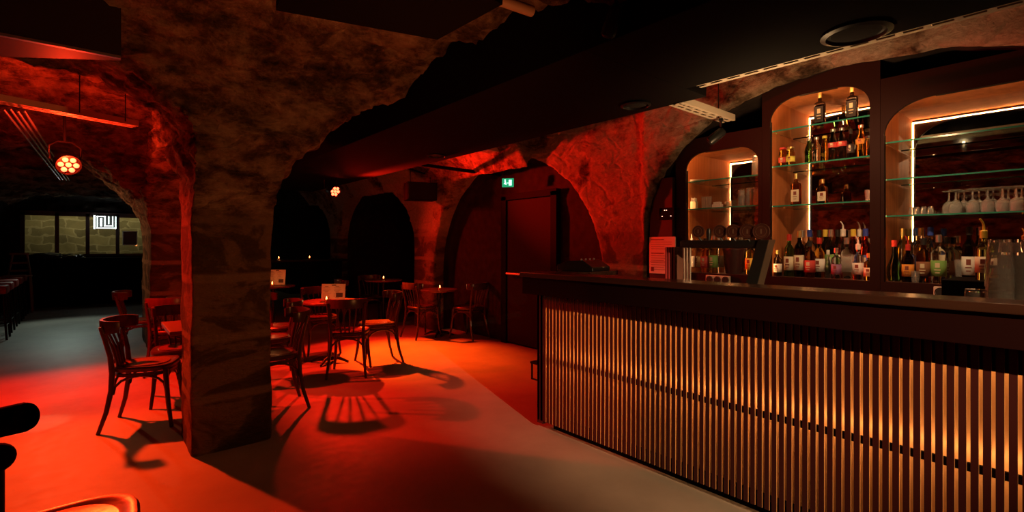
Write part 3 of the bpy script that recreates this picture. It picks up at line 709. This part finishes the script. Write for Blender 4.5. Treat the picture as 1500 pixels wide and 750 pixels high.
# end panel with poster and intercom, left of the cabinets
bm = B(); box(bm, 3.99, 4.035, 2.46, 2.70, .0, 1.95, .003); tag(build('side_board', bm, M('board_dark', (.03, .012, .012), .5)), 'dark upright board between the red stone wall and the left cabinet', 'board')
t = empty('price_poster', (3.985, 2.57, 1.05), 0, 'red-lit printed price sheet in a frame on the dark board left of the cabinets', 'poster')
Yp, Dp = at_x(952, 3.985); Yq, Dq = at_x(990, 3.985); t.location = (3.975, (Yp + Yq) / 2, 1.07); hw = (Yp - Yq) / 2
bm = B(); box(bm, 0, .012, -hw, hw, 0, .34, .002); build('sheet', bm, M('poster_paper', (.8, .55, .5), .6), t)
bm = B()
for k in range(14):
    zz = .31 - k * .021
    if k == 5: continue
    box(bm, -.002, .0, hw - .02 - (.16 if k % 3 else .1) * hw * 10, hw - .02, zz, zz + (.008 if k in (0, 6) else .003))
for a_ in (.115,): box(bm, -.002, 0, -hw + .01, hw - .01, .11, .113)
box(bm, -.002, 0, hw - .05, hw - .02, .02, .06)
build('printed_text', bm, M('poster_ink', (.2, .03, .03), .7), t)
Yp, Dp = at_x(977, 3.99)
t = empty('wall_intercom', (3.983, Yp, z_at(322, Dp)), 0, 'small black wall device with a few tiny lights above the price sheet', 'intercom')
bm = B(); box(bm, 0, .006, -.075, .075, 0, .11, .002); build('case', bm, BLK, t)
bm = B()
for yy, zz in ((-.045, .03), (.045, .03), (0, .085), (.02, .085)): box(bm, -.003, 0, yy - .004, yy + .004, zz, zz + .006)
build('indicator_light', bm, M('tiny_light', (1, .7, .5), .5, emit=(1, .6, .4), es=2.5), t)
# socket boxes under the shelves
def socket_box(px0, px1, n, label):
    ya, D = at_x(px0, 4.02); yb, D2 = at_x(px1, 4.02); wd = ya - yb
    t = empty('socket_box', (4.024, (ya + yb) / 2, 1.005), 0, label, 'socket')
    bm = B(); box(bm, -.02, 0, -wd / 2, wd / 2, 0, .072, .004); build('plate', bm, M('socket_plate', (.6, .55, .45), .4), t)
    for k in range(n):
        yy = -wd / 2 + wd * (k + .5) / n; r = min(.028, wd / n * .45)
        bm = B(); tube(bm, [(-.022, yy + r * math.cos(a), .036 + r * math.sin(a)) for a in [2 * PI * q / 20 for q in range(20)]], .003, 6, True); build('socket', bm, M('socket_dark', (.03, .03, .03), .4), t)
        bm = B(); bmesh.ops.create_cone(bm, cap_ends=True, segments=18, radius1=r * .85, radius2=r * .85, depth=.004, matrix=Matrix.Translation((-.0215, yy, .036)) @ Matrix.Rotation(PI / 2, 4, 'Y')); build('socket_face', bm, M('socket_dark'), t)
socket_box(1035, 1070, 3, 'three-way socket box below the left cabinet')
socket_box(1368, 1412, 2, 'two-way socket box below the right cabinet')

# ------------------------------------------------------------------ glass things
def glassM(n, col, rough=.02): return M('glass_' + n, col, rough, 0, 1, ior=1.45)
GC = {'clear': (.95, .95, .93), 'green': (.12, .38, .08), 'dkgreen': (.03, .10, .03), 'brown': (.30, .09, .02), 'dark': (.03, .012, .008), 'amber': (.85, .38, .06), 'red': (.8, .05, .02), 'gold': (.9, .62, .12), 'lime': (.75, .8, .25), 'blue': (.3, .5, .8), 'orange': (.95, .4, .05), 'frost': (.85, .85, .78)}
CAPC = {'gold': ((.75, .55, .2), .35, .8), 'red': ((.6, .04, .03), .4, 0), 'black': ((.02, .02, .02), .4, 0), 'blue': ((.03, .06, .35), .4, 0), 'silver': ((.7, .68, .62), .3, .9), 'yellow': ((.8, .6, .08), .4, 0), 'white': ((.8, .78, .7), .5, 0), 'cork': ((.5, .3, .15), .7, 0)}
LABC = {'cream': (.75, .66, .48), 'white': (.85, .82, .75), 'orange': (.8, .3, .05), 'blue': (.08, .12, .4), 'red': (.6, .06, .05), 'yellow': (.8, .68, .1), 'brown': (.25, .1, .05), 'green': (.2, .4, .1), 'black': (.05, .04, .04), 'purple': (.3, .15, .3)}
SH = {  # profiles as fractions of height, radius in m at 0.30 height
 'wine': [(0, .005), (.037, 0), (.039, .02), (.039, .60), (.034, .68), (.018, .76), (.0145, .80), (.0145, .97), (.0165, .975), (.0165, 1), (0, 1)],
 'spirit': [(0, .005), (.038, 0), (.041, .02), (.041, .62), (.036, .69), (.018, .75), (.0145, .79), (.0145, .93), (.017, .94), (.017, 1), (0, 1)],
 'slim': [(0, .005), (.026, 0), (.028, .02), (.029, .50), (.022, .62), (.012, .74), (.011, .97), (.013, 1), (0, 1)],
 'soda': [(0, .005), (.027, 0), (.030, .04), (.028, .3), (.031, .5), (.027, .62), (.014, .82), (.012, .95), (.015, .96), (.015, 1), (0, 1)],
 'square': [(0, .005), (.040, 0), (.043, .015), (.043, .64), (.038, .70), (.016, .745), (.015, .80), (.015, 1), (0, 1)],
 'juice': [(0, .005), (.026, 0), (.031, .06), (.031, .25), (.027, .45), (.031, .62), (.026, .82), (.021, .88), (.023, .9), (.023, 1), (0, 1)],
 'belly': [(0, .005), (.034, 0), (.046, .1), (.046, .35), (.025, .55), (.014, .7), (.013, .95), (.016, .96), (.016, 1), (0, 1)],
}
protos = {}
def bottle(kind, x, y, z, h, g='clear', lab='cream', cap='gold', label='', group='bottles on the back bar', spout=False, cat='bottle', lz=(.15, .48)):
    key = (kind, g, lab, cap, round(h, 3), spout)
    P = SH[kind]; s = h / .30 if kind in ('wine', 'spirit', 'slim', 'square', 'belly') else 1.0
    s = min(.93, max(.75, s)) if kind in ('wine', 'spirit', 'slim', 'belly') else min(1, max(.8, s)); nm = {'wine': 'wine_bottle', 'spirit': 'liquor_bottle', 'slim': 'slim_bottle', 'soda': 'soda_bottle', 'square': 'square_bottle', 'juice': 'juice_bottle', 'belly': 'liqueur_bottle'}[kind]
    t = empty(nm, (x, y, z), 0, label, cat, group)
    n = 4 if kind == 'square' else 20
    bm = B()
    if kind == 'square':
        bm2 = bm; R = []
        for r_, zf in P:
            if r_ < .001: R.append(None); continue
            nn = 24; e = 5 if r_ > .03 else 2
            sqz = .62 if r_ > .03 else 1
            R.append([bm.verts.new((r_ * s * sqz * sq(2 * PI * k / nn, e)[0], r_ * s * sq(2 * PI * k / nn, e)[1], zf * h)) for k in range(nn)])
        R = [q for q in R if q]
        for a, b_ in zip(R, R[1:]):
            for k in range(24): bm.faces.new((a[k], a[(k + 1) % 24], b_[(k + 1) % 24], b_[k]))
        bm.faces.new(R[0][::-1]); bm.faces.new(R[-1])
    else: lathe(bm, [(r_ * s, zf * h) for r_, zf in P], 20)
    build('glass_body', bm, glassM(g, GC[g], .25 if g == 'frost' else .02), t, True)
    rb = max(r_ for r_, zf in P) * s
    if lab:
        bm = B()
        if kind == 'square': box(bm, -rb * .62 - .0015, -rb * .62 - .0005, -rb * .8, rb * .8, h * lz[0], h * lz[1])
        else:
            rows = []; rl = [r_ for r_, zf in P if zf >= lz[0]][0] * s + .0008
            for zf in (lz[0], lz[1]):
                rows.append([bm.verts.new((rl * math.cos(PI + TH * 0 + math.radians(a)), rl * math.sin(PI + math.radians(a)), zf * h)) for a in range(-100, 101, 10)])
            for i in range(20): bm.faces.new((rows[0][i], rows[0][i + 1], rows[1][i + 1], rows[1][i]))
        l_ = build('paper_label', bm, M('label_' + lab, LABC[lab], .6), t, True); 
        if kind != 'square':
            md = l_.modifiers.new('thick', 'SOLIDIFY'); md.thickness = .0006; md.offset = 1
        # emblem and print on the label
        bm = B(); hh = (lz[1] - lz[0]) * h; xx = (-rb * .62 - .0015) if kind == 'square' else -rl * 1.0 - .0012
        box(bm, xx - .001, xx, -rb * .3, rb * .3, lz[0] * h + hh * .55, lz[0] * h + hh * .85)
        box(bm, xx - .001, xx, -rb * .42, rb * .42, lz[0] * h + hh * .38, lz[0] * h + hh * .44); box(bm, xx - .001, xx, -rb * .3, rb * .3, lz[0] * h + hh * .2, lz[0] * h + hh * .25)
        build('print', bm, M('print_' + ('light' if lab in ('black', 'blue', 'brown', 'red', 'green') else 'dark'), (.7, .6, .4) if lab in ('black', 'blue', 'brown', 'red', 'green') else (.25, .06, .04), .6), l_)
    if cap:
        cc, cr, cm = CAPC[cap]; bm = B()
        rc = P[-2][0] * s + .0015
        zc = .93 if kind in ('soda', 'juice') else (.86 if kind != 'square' else .84)
        lathe(bm, [(rc, zc * h), (rc, h + .002), (rc * .8, h + .005), (0, h + .005)], 16)
        if spout: tube(bm, [(0, 0, h), (0, 0, h + .03), (-.004, .004, h + .045), (-.012, .012, h + .062)], [.007, .005, .0045, .004], 8)
        build('cap', bm, M('cap_' + cap, cc, cr, cm), t, True)
    return t
RAD = {'wine': .036, 'spirit': .038, 'slim': .026, 'soda': .029, 'square': .042, 'juice': .029, 'belly': .042}
placed = []
def bpx(kind, px, X, z, ytop, label, **k):
    best = None
    for c in sorted([4.105 + .01 * i for i in range(32)], key=lambda c: abs(c - X)):
        y, D = at_x(px, c)
        m = min([math.hypot(c - q[0], y - q[1]) - q[3] - RAD[kind] for q in placed if abs(q[2] - z) < .05] or [1])
        if m > .002: best = c; break
        if best is None or m > best_m: best, best_m = c, m
    X = best; y, D = at_x(px, X); placed.append((X, y, z, RAD[kind])); h = min(.36, max(.1, z_at(ytop, D) - z - (.06 if k.get('spout') else 0)))
    return bottle(kind, X, y, z, h, label=label, **k)
FR, BK, MD = 4.15, 4.38, 4.27
# middle cabinet, base
G1 = 'bottles crowded on the base of the middle cabinet'
mid = [
 ('spirit', 1139, FR, 367, 'short whisky bottle with white label, first at the left of the middle cabinet base', 'brown', 'white', 'gold', 0),
 ('wine', 1156, FR, 344, 'green wine-shaped bottle with beige label, second from the left in the middle cabinet', 'green', 'cream', 'red', 0),
 ('wine', 1171, FR, 339, 'slim-necked clear bottle with cream label right of the green one, middle cabinet', 'dark', 'cream', 'gold', 0),
 ('spirit', 1186, FR, 354, 'brown bottle with red label in the front row of the middle cabinet', 'brown', 'red', 'black', 0),
 ('wine', 1200, FR, 349, 'amber bottle with white label in the middle of the front row, middle cabinet', 'amber', 'white', 'red', 0),
 ('slim', 1213, FR, 367, 'plain frosted white bottle in the front row of the middle cabinet', 'frost', None, 'white', 0),
 ('spirit', 1225, FR, 364, 'clear bottle with purple label in the front row of the middle cabinet', 'clear', 'purple', 'silver', 0),
 ('spirit', 1240, FR, 349, 'clear round-shouldered bottle without label in the front row of the middle cabinet', 'clear', None, 'silver', 0),
 ('spirit', 1257, FR, 346, 'clear bottle with white lower label near the right of the middle cabinet', 'clear', 'white', 'white', 1),
 ('spirit', 1273, FR, 372, 'short amber bottle cut off by the right edge of the middle cabinet', 'amber', 'cream', 'gold', 0),
 ('slim', 1148, BK, 326, 'tall slim pouring bottle at the back left of the middle cabinet base', 'blue', None, 'yellow', 1),
 ('spirit', 1175, BK, 309, 'large tall clear bottle with silver cap, tallest in the middle cabinet', 'clear', 'red', 'silver', 0),
 ('spirit', 1186, MD, 320, 'tall clear bottle with blue cap standing before the lit edge, middle cabinet', 'clear', 'cream', 'blue', 0),
 ('wine', 1200, BK, 332, 'green bottle in the back row of the middle cabinet', 'green', 'cream', 'black', 0),
 ('spirit', 1209, BK, 331, 'bottle with yellow capsule in the back row of the middle cabinet', 'dkgreen', 'cream', 'yellow', 0),
 ('spirit', 1217, MD, 327, 'clear bottle with blue-green label and silver cap in the middle cabinet', 'clear', 'green', 'silver', 0),
 ('wine', 1227, BK, 336, 'dark green bottle in the back row right of centre, middle cabinet', 'dkgreen', 'cream', 'black', 0),
 ('spirit', 1235, MD, 318, 'clear bottle with curved pourer rising above its neighbours, middle cabinet', 'clear', 'white', 'white', 1),
 ('spirit', 1250, MD, 329, 'orange-red bottle with yellow cap in the middle cabinet', 'red', 'white', 'yellow', 0),
 ('slim', 1259, BK, 321, 'clear bottle with pourer behind the orange-red one', 'clear', 'red', 'white', 1),
 ('spirit', 1268, MD, 326, 'red bottle with blue and yellow label and dark blue cap, middle cabinet', 'red', 'blue', 'blue', 0),
]
for kd, px_, X_, yt, lb, g, lab, cap, sp in mid: bpx(kd, px_, X_, BASE, yt, lb, g=g, lab=lab, cap=cap, spout=bool(sp), group=G1)
G2 = 'bottles on the base of the left cabinet'
for kd, px_, X_, yt, lb, g, lab, cap, sp in [
 ('slim', 1013, FR, 340, 'tall clear pouring bottle at the left end of the left cabinet', 'clear', 'white', 'white', 1),
 ('spirit', 1022, MD, 352, 'yellow bottle with cream label in the left cabinet', 'gold', 'cream', 'silver', 0),
 ('spirit', 1033, FR, 350, 'orange-brown bottle with red label in the left cabinet', 'orange', 'red', 'black', 0),
 ('spirit', 1045, FR, 346, 'clear bottle with green and yellow label under the taps, left cabinet', 'lime', 'green', 'silver', 0),
 ('spirit', 1054, MD, 348, 'clear bottle with white label before the black bin, left cabinet', 'clear', 'white', 'white', 0),
 ('slim', 1078, BK, 322, 'tall bottle with white pourer showing above the taps, left cabinet', 'clear', None, 'white', 1),
 ('spirit', 1099, FR, 352, 'pale bottle with bright yellow label right of the black bin, left cabinet', 'lime', 'yellow', 'silver', 0),
 ('slim', 1108, BK, 322, 'tall clear bottle with pourer at the right end of the left cabinet', 'clear', 'cream', 'white', 1)]:
    bpx(kd, px_, X_, BASE, yt, lb, g=g, lab=lab, cap=cap, spout=bool(sp), group=G2)
G3 = 'bottles on the base of the right cabinet'
for kd, px_, X_, yt, lb, g, lab, cap, sp in [
 ('belly', 1310, FR, 353, 'dark green bottle with bright red cap, first at the left of the right cabinet', 'dkgreen', None, 'red', 0),
 ('wine', 1322, BK, 325, 'tall bottle with gold cap at the back left of the right cabinet', 'gold', None, 'gold', 0),
 ('wine', 1330, FR, 346, 'black bottle with orange label and pourer in the right cabinet', 'dark', 'orange', 'red', 1),
 ('spirit', 1342, BK, 330, 'clear bottle with blue cap and blue label in the right cabinet', 'clear', 'blue', 'blue', 0),
 ('spirit', 1349, BK, 328, 'clear bottle with gold cap right of the blue-capped one', 'clear', None, 'gold', 0),
 ('spirit', 1353, FR, 350, 'dark rum bottle with brown label in the right cabinet', 'brown', 'brown', 'black', 0),
 ('spirit', 1363, MD, 332, 'clear bottle with blue cap behind the green-labelled one, right cabinet', 'clear', 'cream', 'blue', 0),
 ('spirit', 1375, FR, 345, 'clear bottle with slanted green label and silver cap, right cabinet', 'clear', 'green', 'silver', 0),
 ('spirit', 1388, BK, 348, 'short clear bottle behind, right of the green-labelled one', 'clear', 'brown', 'black', 0),
 ('wine', 1420, MD, 326, 'dark wine bottle with large white label in the right cabinet', 'dark', 'white', 'black', 0),
 ('slim', 1437, BK, 328, 'slim clear bottle behind the two wine bottles, right cabinet', 'clear', None, 'silver', 0)]:
    bpx(kd, px_, X_, BASE, yt, lb, g=g, lab=lab, cap=cap, spout=bool(sp), group=G3)
y_, D_ = at_x(1441, 3.35); bottle('wine', 3.35, y_, z_at(410, D_), .24, g='lime', lab='cream', cap='yellow', label='yellow-green wine bottle with pourer, nearest to the stacked tumblers', spout=True, group='bottles on the base of the right cabinet')
wb_z = z_at(410, D_); bm = B(); box(bm, 3.22, 3.6, y_ - .14, y_ + .14, .0, wb_z - .001, .004); tag(build('fridge_cabinet', bm, BLK), 'low dark box under the yellow-green wine bottle behind the counter', 'box')
# middle cabinet shelves
for px_, lb in ((1201, 'big square black liqueur bottle with gold cap on the top shelf, the left of two'), (1248, 'big square black liqueur bottle with gold cap on the top shelf, the right of two')):
    bpx('square', px_, 4.20, 2.235, 136 if px_ < 1220 else 127, lb, g='dark', lab='black', cap='gold', group='square black liqueur bottles', lz=(.12, .58))
for px_, lb in ((1166, 'square amber liqueur bottle with white label on the third shelf, the left of two'), (1205, 'square dark liqueur bottle with small label on the third shelf, the right of two')):
    bpx('square', px_, 4.20, 1.645, 255 if px_ < 1200 else 263, lb, g='brown', lab='cream' if px_ < 1200 else 'cream', cap='gold', group='square liqueur bottles on the third shelf', lz=(.12, .5))
for px_, yt, kd, g, lab, cap, lb in (
 (1147, 217, 'juice', 'orange', 'red', 'red', 'small red juice bottle on the second shelf, the left of two'), (1158, 216, 'juice', 'gold', 'yellow', 'gold', 'small yellow juice bottle on the second shelf, the right of two'),
 (1185, 204, 'soda', 'green', None, 'silver', 'green mineral water bottle on the second shelf'), (1196, 202, 'soda', 'clear', None, 'silver', 'clear soda bottle right of the green one'),
 (1208, 200, 'soda', 'gold', None, 'yellow', 'pale yellow soda bottle in the middle of the second shelf'), (1220, 190, 'soda', 'dark', 'red', 'silver', 'dark cola bottle with red label, left of two'),
 (1233, 188, 'soda', 'dark', 'red', 'silver', 'dark cola bottle with red label, right of two'), (1246, 190, 'slim', 'dark', 'black', 'black', 'dark beer bottle left of the orange one'),
 (1261, 184, 'soda', 'orange', 'orange', 'silver', 'bright orange soda bottle on the second shelf'), (1273, 200, 'juice', 'brown', None, 'black', 'short brown bottle at the right end of the second shelf')):
    bpx(kd, px_, 4.17, 1.955, yt, lb, g=g, lab=lab, cap=cap, group='soft drink bottles on the second shelf', lz=(.42, .58) if kd == 'soda' else (.2, .5))

# glasses
GLS = M('drinking_glass', (.97, .97, .95), .04, 0, .86, ior=1.4)  # some diffuse white put into the glass so it looks lit
def tumbler_bm(h, rb, rt, th=.002, n=20, rough=None):
    bm = B(); lathe(bm, [(0, 0), (rb, 0), (rt, h), (rt - th, h), (rb - th, .012), (0, .012)], n); return bm
tproto = {}
def tumbler(x, y, z, h, rb, rt, inv, label, group, name='tumbler', cat='glass'):
    key = (h, rb, rt)
    if key not in tproto:
        o = build(name, tumbler_bm(h, rb, rt), GLS, None, True); tproto[key] = o
    else: o = tproto[key].copy(); COL.objects.link(o)
    if h == .14 and o.data.materials[0] == GLS: o.data.materials[0] = M('pint_glass', (.98, .95, .93), .02, 0, .975, ior=1.35)
    tag(o, label, cat, group)
    if inv: o.location = (x, y, z + h); o.rotation_euler.x = PI
    else: o.location = (x, y, z); o.rotation_euler.x = 0
    return o
def wine_glass_bm():
    bm = B(); lathe(bm, [(0, 0), (.034, .001), (.034, .003), (.006, .008), (.004, .02), (.004, .055), (.008, .065), (.028, .085), (.034, .11), (.031, .15), (.0295, .15), (.032, .11), (.026, .088), (0, .07)], 20); return bm
wg = None; lab_w = 'stemmed wine glass stored upside down on the lowest shelf of the right cabinet'
for row, (X_, pxs) in enumerate(((4.14, (1400, 1425, 1447, 1469, 1489)), (4.22, (1390, 1412, 1434, 1455, 1477, 1497)), (4.31, (1404, 1424, 1445, 1466, 1487)))):
    for px_ in pxs:
        y_, D_ = at_x(px_, X_)
        if wg is None: wg = build('wine_glass', wine_glass_bm(), GLS, None, True); o = wg
        else: o = wg.copy(); COL.objects.link(o)
        tag(o, 'upside down stemmed wine glass, right cabinet, %s row, %s from the left' % (('front', 'middle', 'back')[row], ('first', 'second', 'third', 'fourth', 'fifth', 'sixth')[pxs.index(px_)]), 'glass', 'wine glasses upside down in the right cabinet'); o.location = (X_, y_, 1.535 + .15); o.rotation_euler.x = PI
for px_, lb in ((1336, 'small shot glass on the lowest shelf of the right cabinet, at its left end'), (1343, 'second small shot glass at the left of the lowest right shelf'), (1353, 'third small shot glass, right of the light strip'), (1363, 'fourth small shot glass, rightmost of the small ones on the right shelf')):
    y_, D_ = at_x(px_, 4.2); tumbler(4.2, y_, 1.535, .055, .014, .02, True, lb, 'shot glasses in the right cabinet')
y_, D_ = at_x(1341, 4.11); tumbler(4.11, y_, BASE, .075, .02, .026, False, 'single small glass in front of the bottles of the right cabinet', 'glasses on the base')
y_, D_ = at_x(1408, 4.3); tumbler(4.3, y_, BASE, .15, .025, .035, False, 'tall glass left of the dark wine bottle', 'glasses on the base')
# stacked tumblers at right end of bar
Xs = 2.82; zc = .96
SG = 'stacked pint tumblers at the right end of the bar'
cols = [(1429, 2.82, 2, 'left'), (1464, 2.80, 6, 'middle'), (1497, 2.84, 6, 'right'), (1480, 2.95, 6, 'rear')]
for px_, X_, n, nm in cols:
    y_, D_ = at_x(px_, X_)
    for k in range(n):
        tumbler(X_, y_, zc + k * .052, .14, .034, .046, True, 'upside down pint tumbler, %s bar-end stack, %s' % (nm, ('bottom one', 'second from below', 'third from below', 'fourth from below', 'fifth from below', 'top one')[k]), SG, 'pint_tumbler')
# left cabinet glasses
def stack(px_, X_, z, n, h, label):
    y_, D_ = at_x(px_, X_)
    for k in range(n): tumbler(X_, y_, z + k * .022, h, .024, .032, True, label + (', bottom', ', second', ', third', ', top')[k], 'stacked glasses in the left cabinet')
stack(1107, 4.2, 1.905, 4, .11, 'stacked glass at the right of the upper left shelf')
stack(1086, 4.2, 1.66, 3, .10, 'stacked glass right of the light strip, lower left shelf')
stack(1098, 4.2, 1.66, 3, .11, 'stacked glass in the middle right stack, lower left shelf')
stack(1108, 4.2, 1.66, 3, .11, 'stacked glass in the rightmost stack, lower left shelf')
for i, px_ in enumerate((1032, 1038)):
    y_, D_ = at_x(px_, 4.2); tumbler(4.2, y_, 1.66, .11, .024, .028, False, 'single water glass on the lower left shelf, the %s one' % ('left', 'right')[i], 'single glasses in the left cabinet')
y_, D_ = at_x(1015, 4.16)
t = empty('coaster_box', (4.16, y_, 1.66), .2, 'small cream box of paper tickets on the lower left shelf', 'box'); bm = B(); box(bm, -.03, .03, -.035, .035, 0, .07, .002); build('box_body', bm, M('cream_card', (.8, .72, .5), .6), t)
bm = B()
for k in range(5): box(bm, -.02, .02, -.03 + k * .012, -.028 + k * .012, .07, .10 + .004 * (k % 2))
build('tickets', bm, M('white_card', (.85, .8, .7), .6), t)
y_, D_ = at_x(1051, 4.2); bm = B(); box(bm, -.025, .025, -.04, .04, 0, .035, .004); box(bm, -.02, .02, -.03, .03, .035, .055, .004); tag(build('folded_napkins', bm, M('white_card'), None, False, (4.2, y_, 1.66)), 'small pile of folded napkins beside the water glasses', 'napkins')
y_, D_ = at_x(1018, 4.2); bm = B(); lathe(bm, [(0, 0), (.05, 0), (.085, .01), (.085, .013), (.05, .006), (0, .006)], 28, 0, 0, 0); lathe(bm, [(0, .01), (.05, .01), (.083, .02), (.083, .023), (.05, .016), (0, .016)], 28); tag(build('saucer_stack', bm, M('white_china', (.8, .76, .65), .3), None, True, (4.2, y_, 1.905)), 'pair of white saucers on the upper shelf of the left cabinet', 'saucers')
y_, D_ = at_x(1273, 4.18); tumbler(4.18, y_, 1.645, .08, .022, .026, False, 'small glass at the right end of the third shelf, middle cabinet', 'glasses on the third shelf')
# black bin under taps
y_, D_ = at_x(1075, 4.18); t = empty('ice_bucket', (4.18, y_, BASE), 0, 'dark tapered bin between the bottles under the taps', 'bin')
bm = B(); lathe(bm, [(0, 0), (.065, 0), (.088, .2), (.092, .2), (.092, .215), (.083, .215), (.06, .01), (0, .01)], 26); build('bucket', bm, M('dark_plastic', (.05, .02, .018), .45), t, True)
bm = B(); lathe(bm, [(0, .2155), (.09, .2155), (.075, .226), (0, .23)], 26); build('lid', bm, M('dark_plastic'), t, True)

# ------------------------------------------------------------------ beer tap tower
t = empty('beer_tap_tower', (2.80, 1.33, .96), 0, 'black beer tap tower with five round dark medallions on the bar', 'beer taps')
ya, Da = at_x(1000, 2.8); yb, Db = at_x(1128, 2.8)
bm = B(); box(bm, -.035, .035, yb - 1.33, ya - 1.33, z_at(363, Da) - .96, z_at(352, Da) - .96, .012); build('crossbar', bm, M('gloss_black'), t, True)
zt = z_at(357, Db) - .96; bm = B(); yl = at_x(1128, 2.8)[0] - 1.33; y2 = at_x(1103, 2.8)[0] - 1.33
prism(bm, [(yl - .01, zt + .02), (yl + .045, zt + .02), (y2 + .065, 0.0), (y2 + .0, 0.0)], 'x', -.045, .045); build('slanted_leg', bm, M('gloss_black'), t)
bm = B(); prism(bm, [(yl - .013, zt + .022), (yl - .011, zt + .022), (y2 - .001, 0), (y2 - .003, 0)], 'x', -.04, .04); build('leg_trim', bm, M('trim_brass', (.45, .35, .25), .35, .9), t)
for i, px_ in enumerate((1002, 1006.5, 1011)):
    y_, D_ = at_x(px_, 2.78); bm = B(); tube(bm, [(-.02, y_ - 1.33, 0), (-.02, y_ - 1.33, z_at(362, D_) - .96)], .007, 10); build('pipe', bm, M('tap_steel', (.6, .5, .42), .25, .9), t, True)
for i, px_ in enumerate((1023, 1054.5, 1074, 1095, 1115)):
    y_, D_ = at_x(px_, 2.76); zc_ = z_at(339, D_) - .96; r_ = .036 + .002 * i
    bm = B(); lathe(bm, [(0, -.008), (r_ * .96, -.008), (r_, -.004), (r_, .004), (r_ * .93, .008), (r_ * .88, .005), (0, .005)], 30)
    o = build('medallion', bm, M('medallion_brown', (.06, .018, .012), .4), t, True, (-.04, y_ - 1.33, zc_)); o.rotation_euler = (0, -PI / 2, .15)
    bm = B(); tube(bm, [(r_ * .62 * math.cos(a), r_ * .62 * math.sin(a), .006) for a in [2 * PI * q / 24 for q in range(24)]], .0012, 4, True); box(bm, -r_ * .3, r_ * .3, -.004, .004, .005, .0065); build('emblem', bm, M('emblem_dim', (.12, .06, .04), .5), o)
    bm = B(); tube(bm, [(-.035, y_ - 1.33, zc_ - r_), (-.02, y_ - 1.33 - .02, zc_ - r_ - .03), (0, y_ - 1.33 - .03, z_at(355, D_) - .96)], .006, 8); build('tap_stem', bm, BLKM, t, True)
y_, D_ = at_x(1037, 2.76); bm = B(); lathe(bm, [(0, 0), (.008, 0), (.013, .02), (.015, .05), (.011, .068), (0, .072)], 14); build('tap_handle', bm, M('gloss_black'), t, True, (-.03, y_ - 1.33, z_at(352, D_) - .96))
# menus standing beside the tower
for i, (px_, hh, c) in enumerate(((986, .2, 'red'), (990, .2, 'red'), (994, .2, 'brown'), (998, .2, 'brown'))):
    y_, D_ = at_x(px_, 2.9); bm = B(); box(bm, -.07, .07, -.006, .006, 0, z_at(362, D_) - .96, .001)
    cols_ = {'red': (.45, .05, .06), 'brown': (.16, .07, .05)}
    tag(build('menu_folder', bm, M('folder_' + c, cols_[c], .5), None, False, (2.9, y_, .96), -.15), ('%s menu folder standing left of the tap tower, %s' % (c, ('outermost', 'second', 'third', 'innermost')[i])), 'menu', 'menu folders beside the taps')
# black mixer and cable on the end of the bar
t = empty('dj_mixer', (2.93, 2.60, 1.135), .2, 'flat black sound mixer under a cover at the far left end of the bar', 'mixer')
bm = B(); prism(bm, [(-.17, 0), (.15, 0), (.15, .045), (.06, .075), (-.08, .085), (-.17, .03)], 'x', -.14, .14); bmesh.ops.bevel(bm, geom=list(bm.edges), offset=.006, segments=1, affect='EDGES'); build('body', bm, BLKM, t)
for k in range(8):
    bm = B(); lathe(bm, [(0, 0), (.008, 0), (.007, .014), (0, .015)], 10, -.1 + .065 * (k % 4), -.05 + .07 * (k // 4), .082 - .02 * (k // 4)); build('knob', bm, M('knob_grey', (.2, .18, .18), .4), t, True)
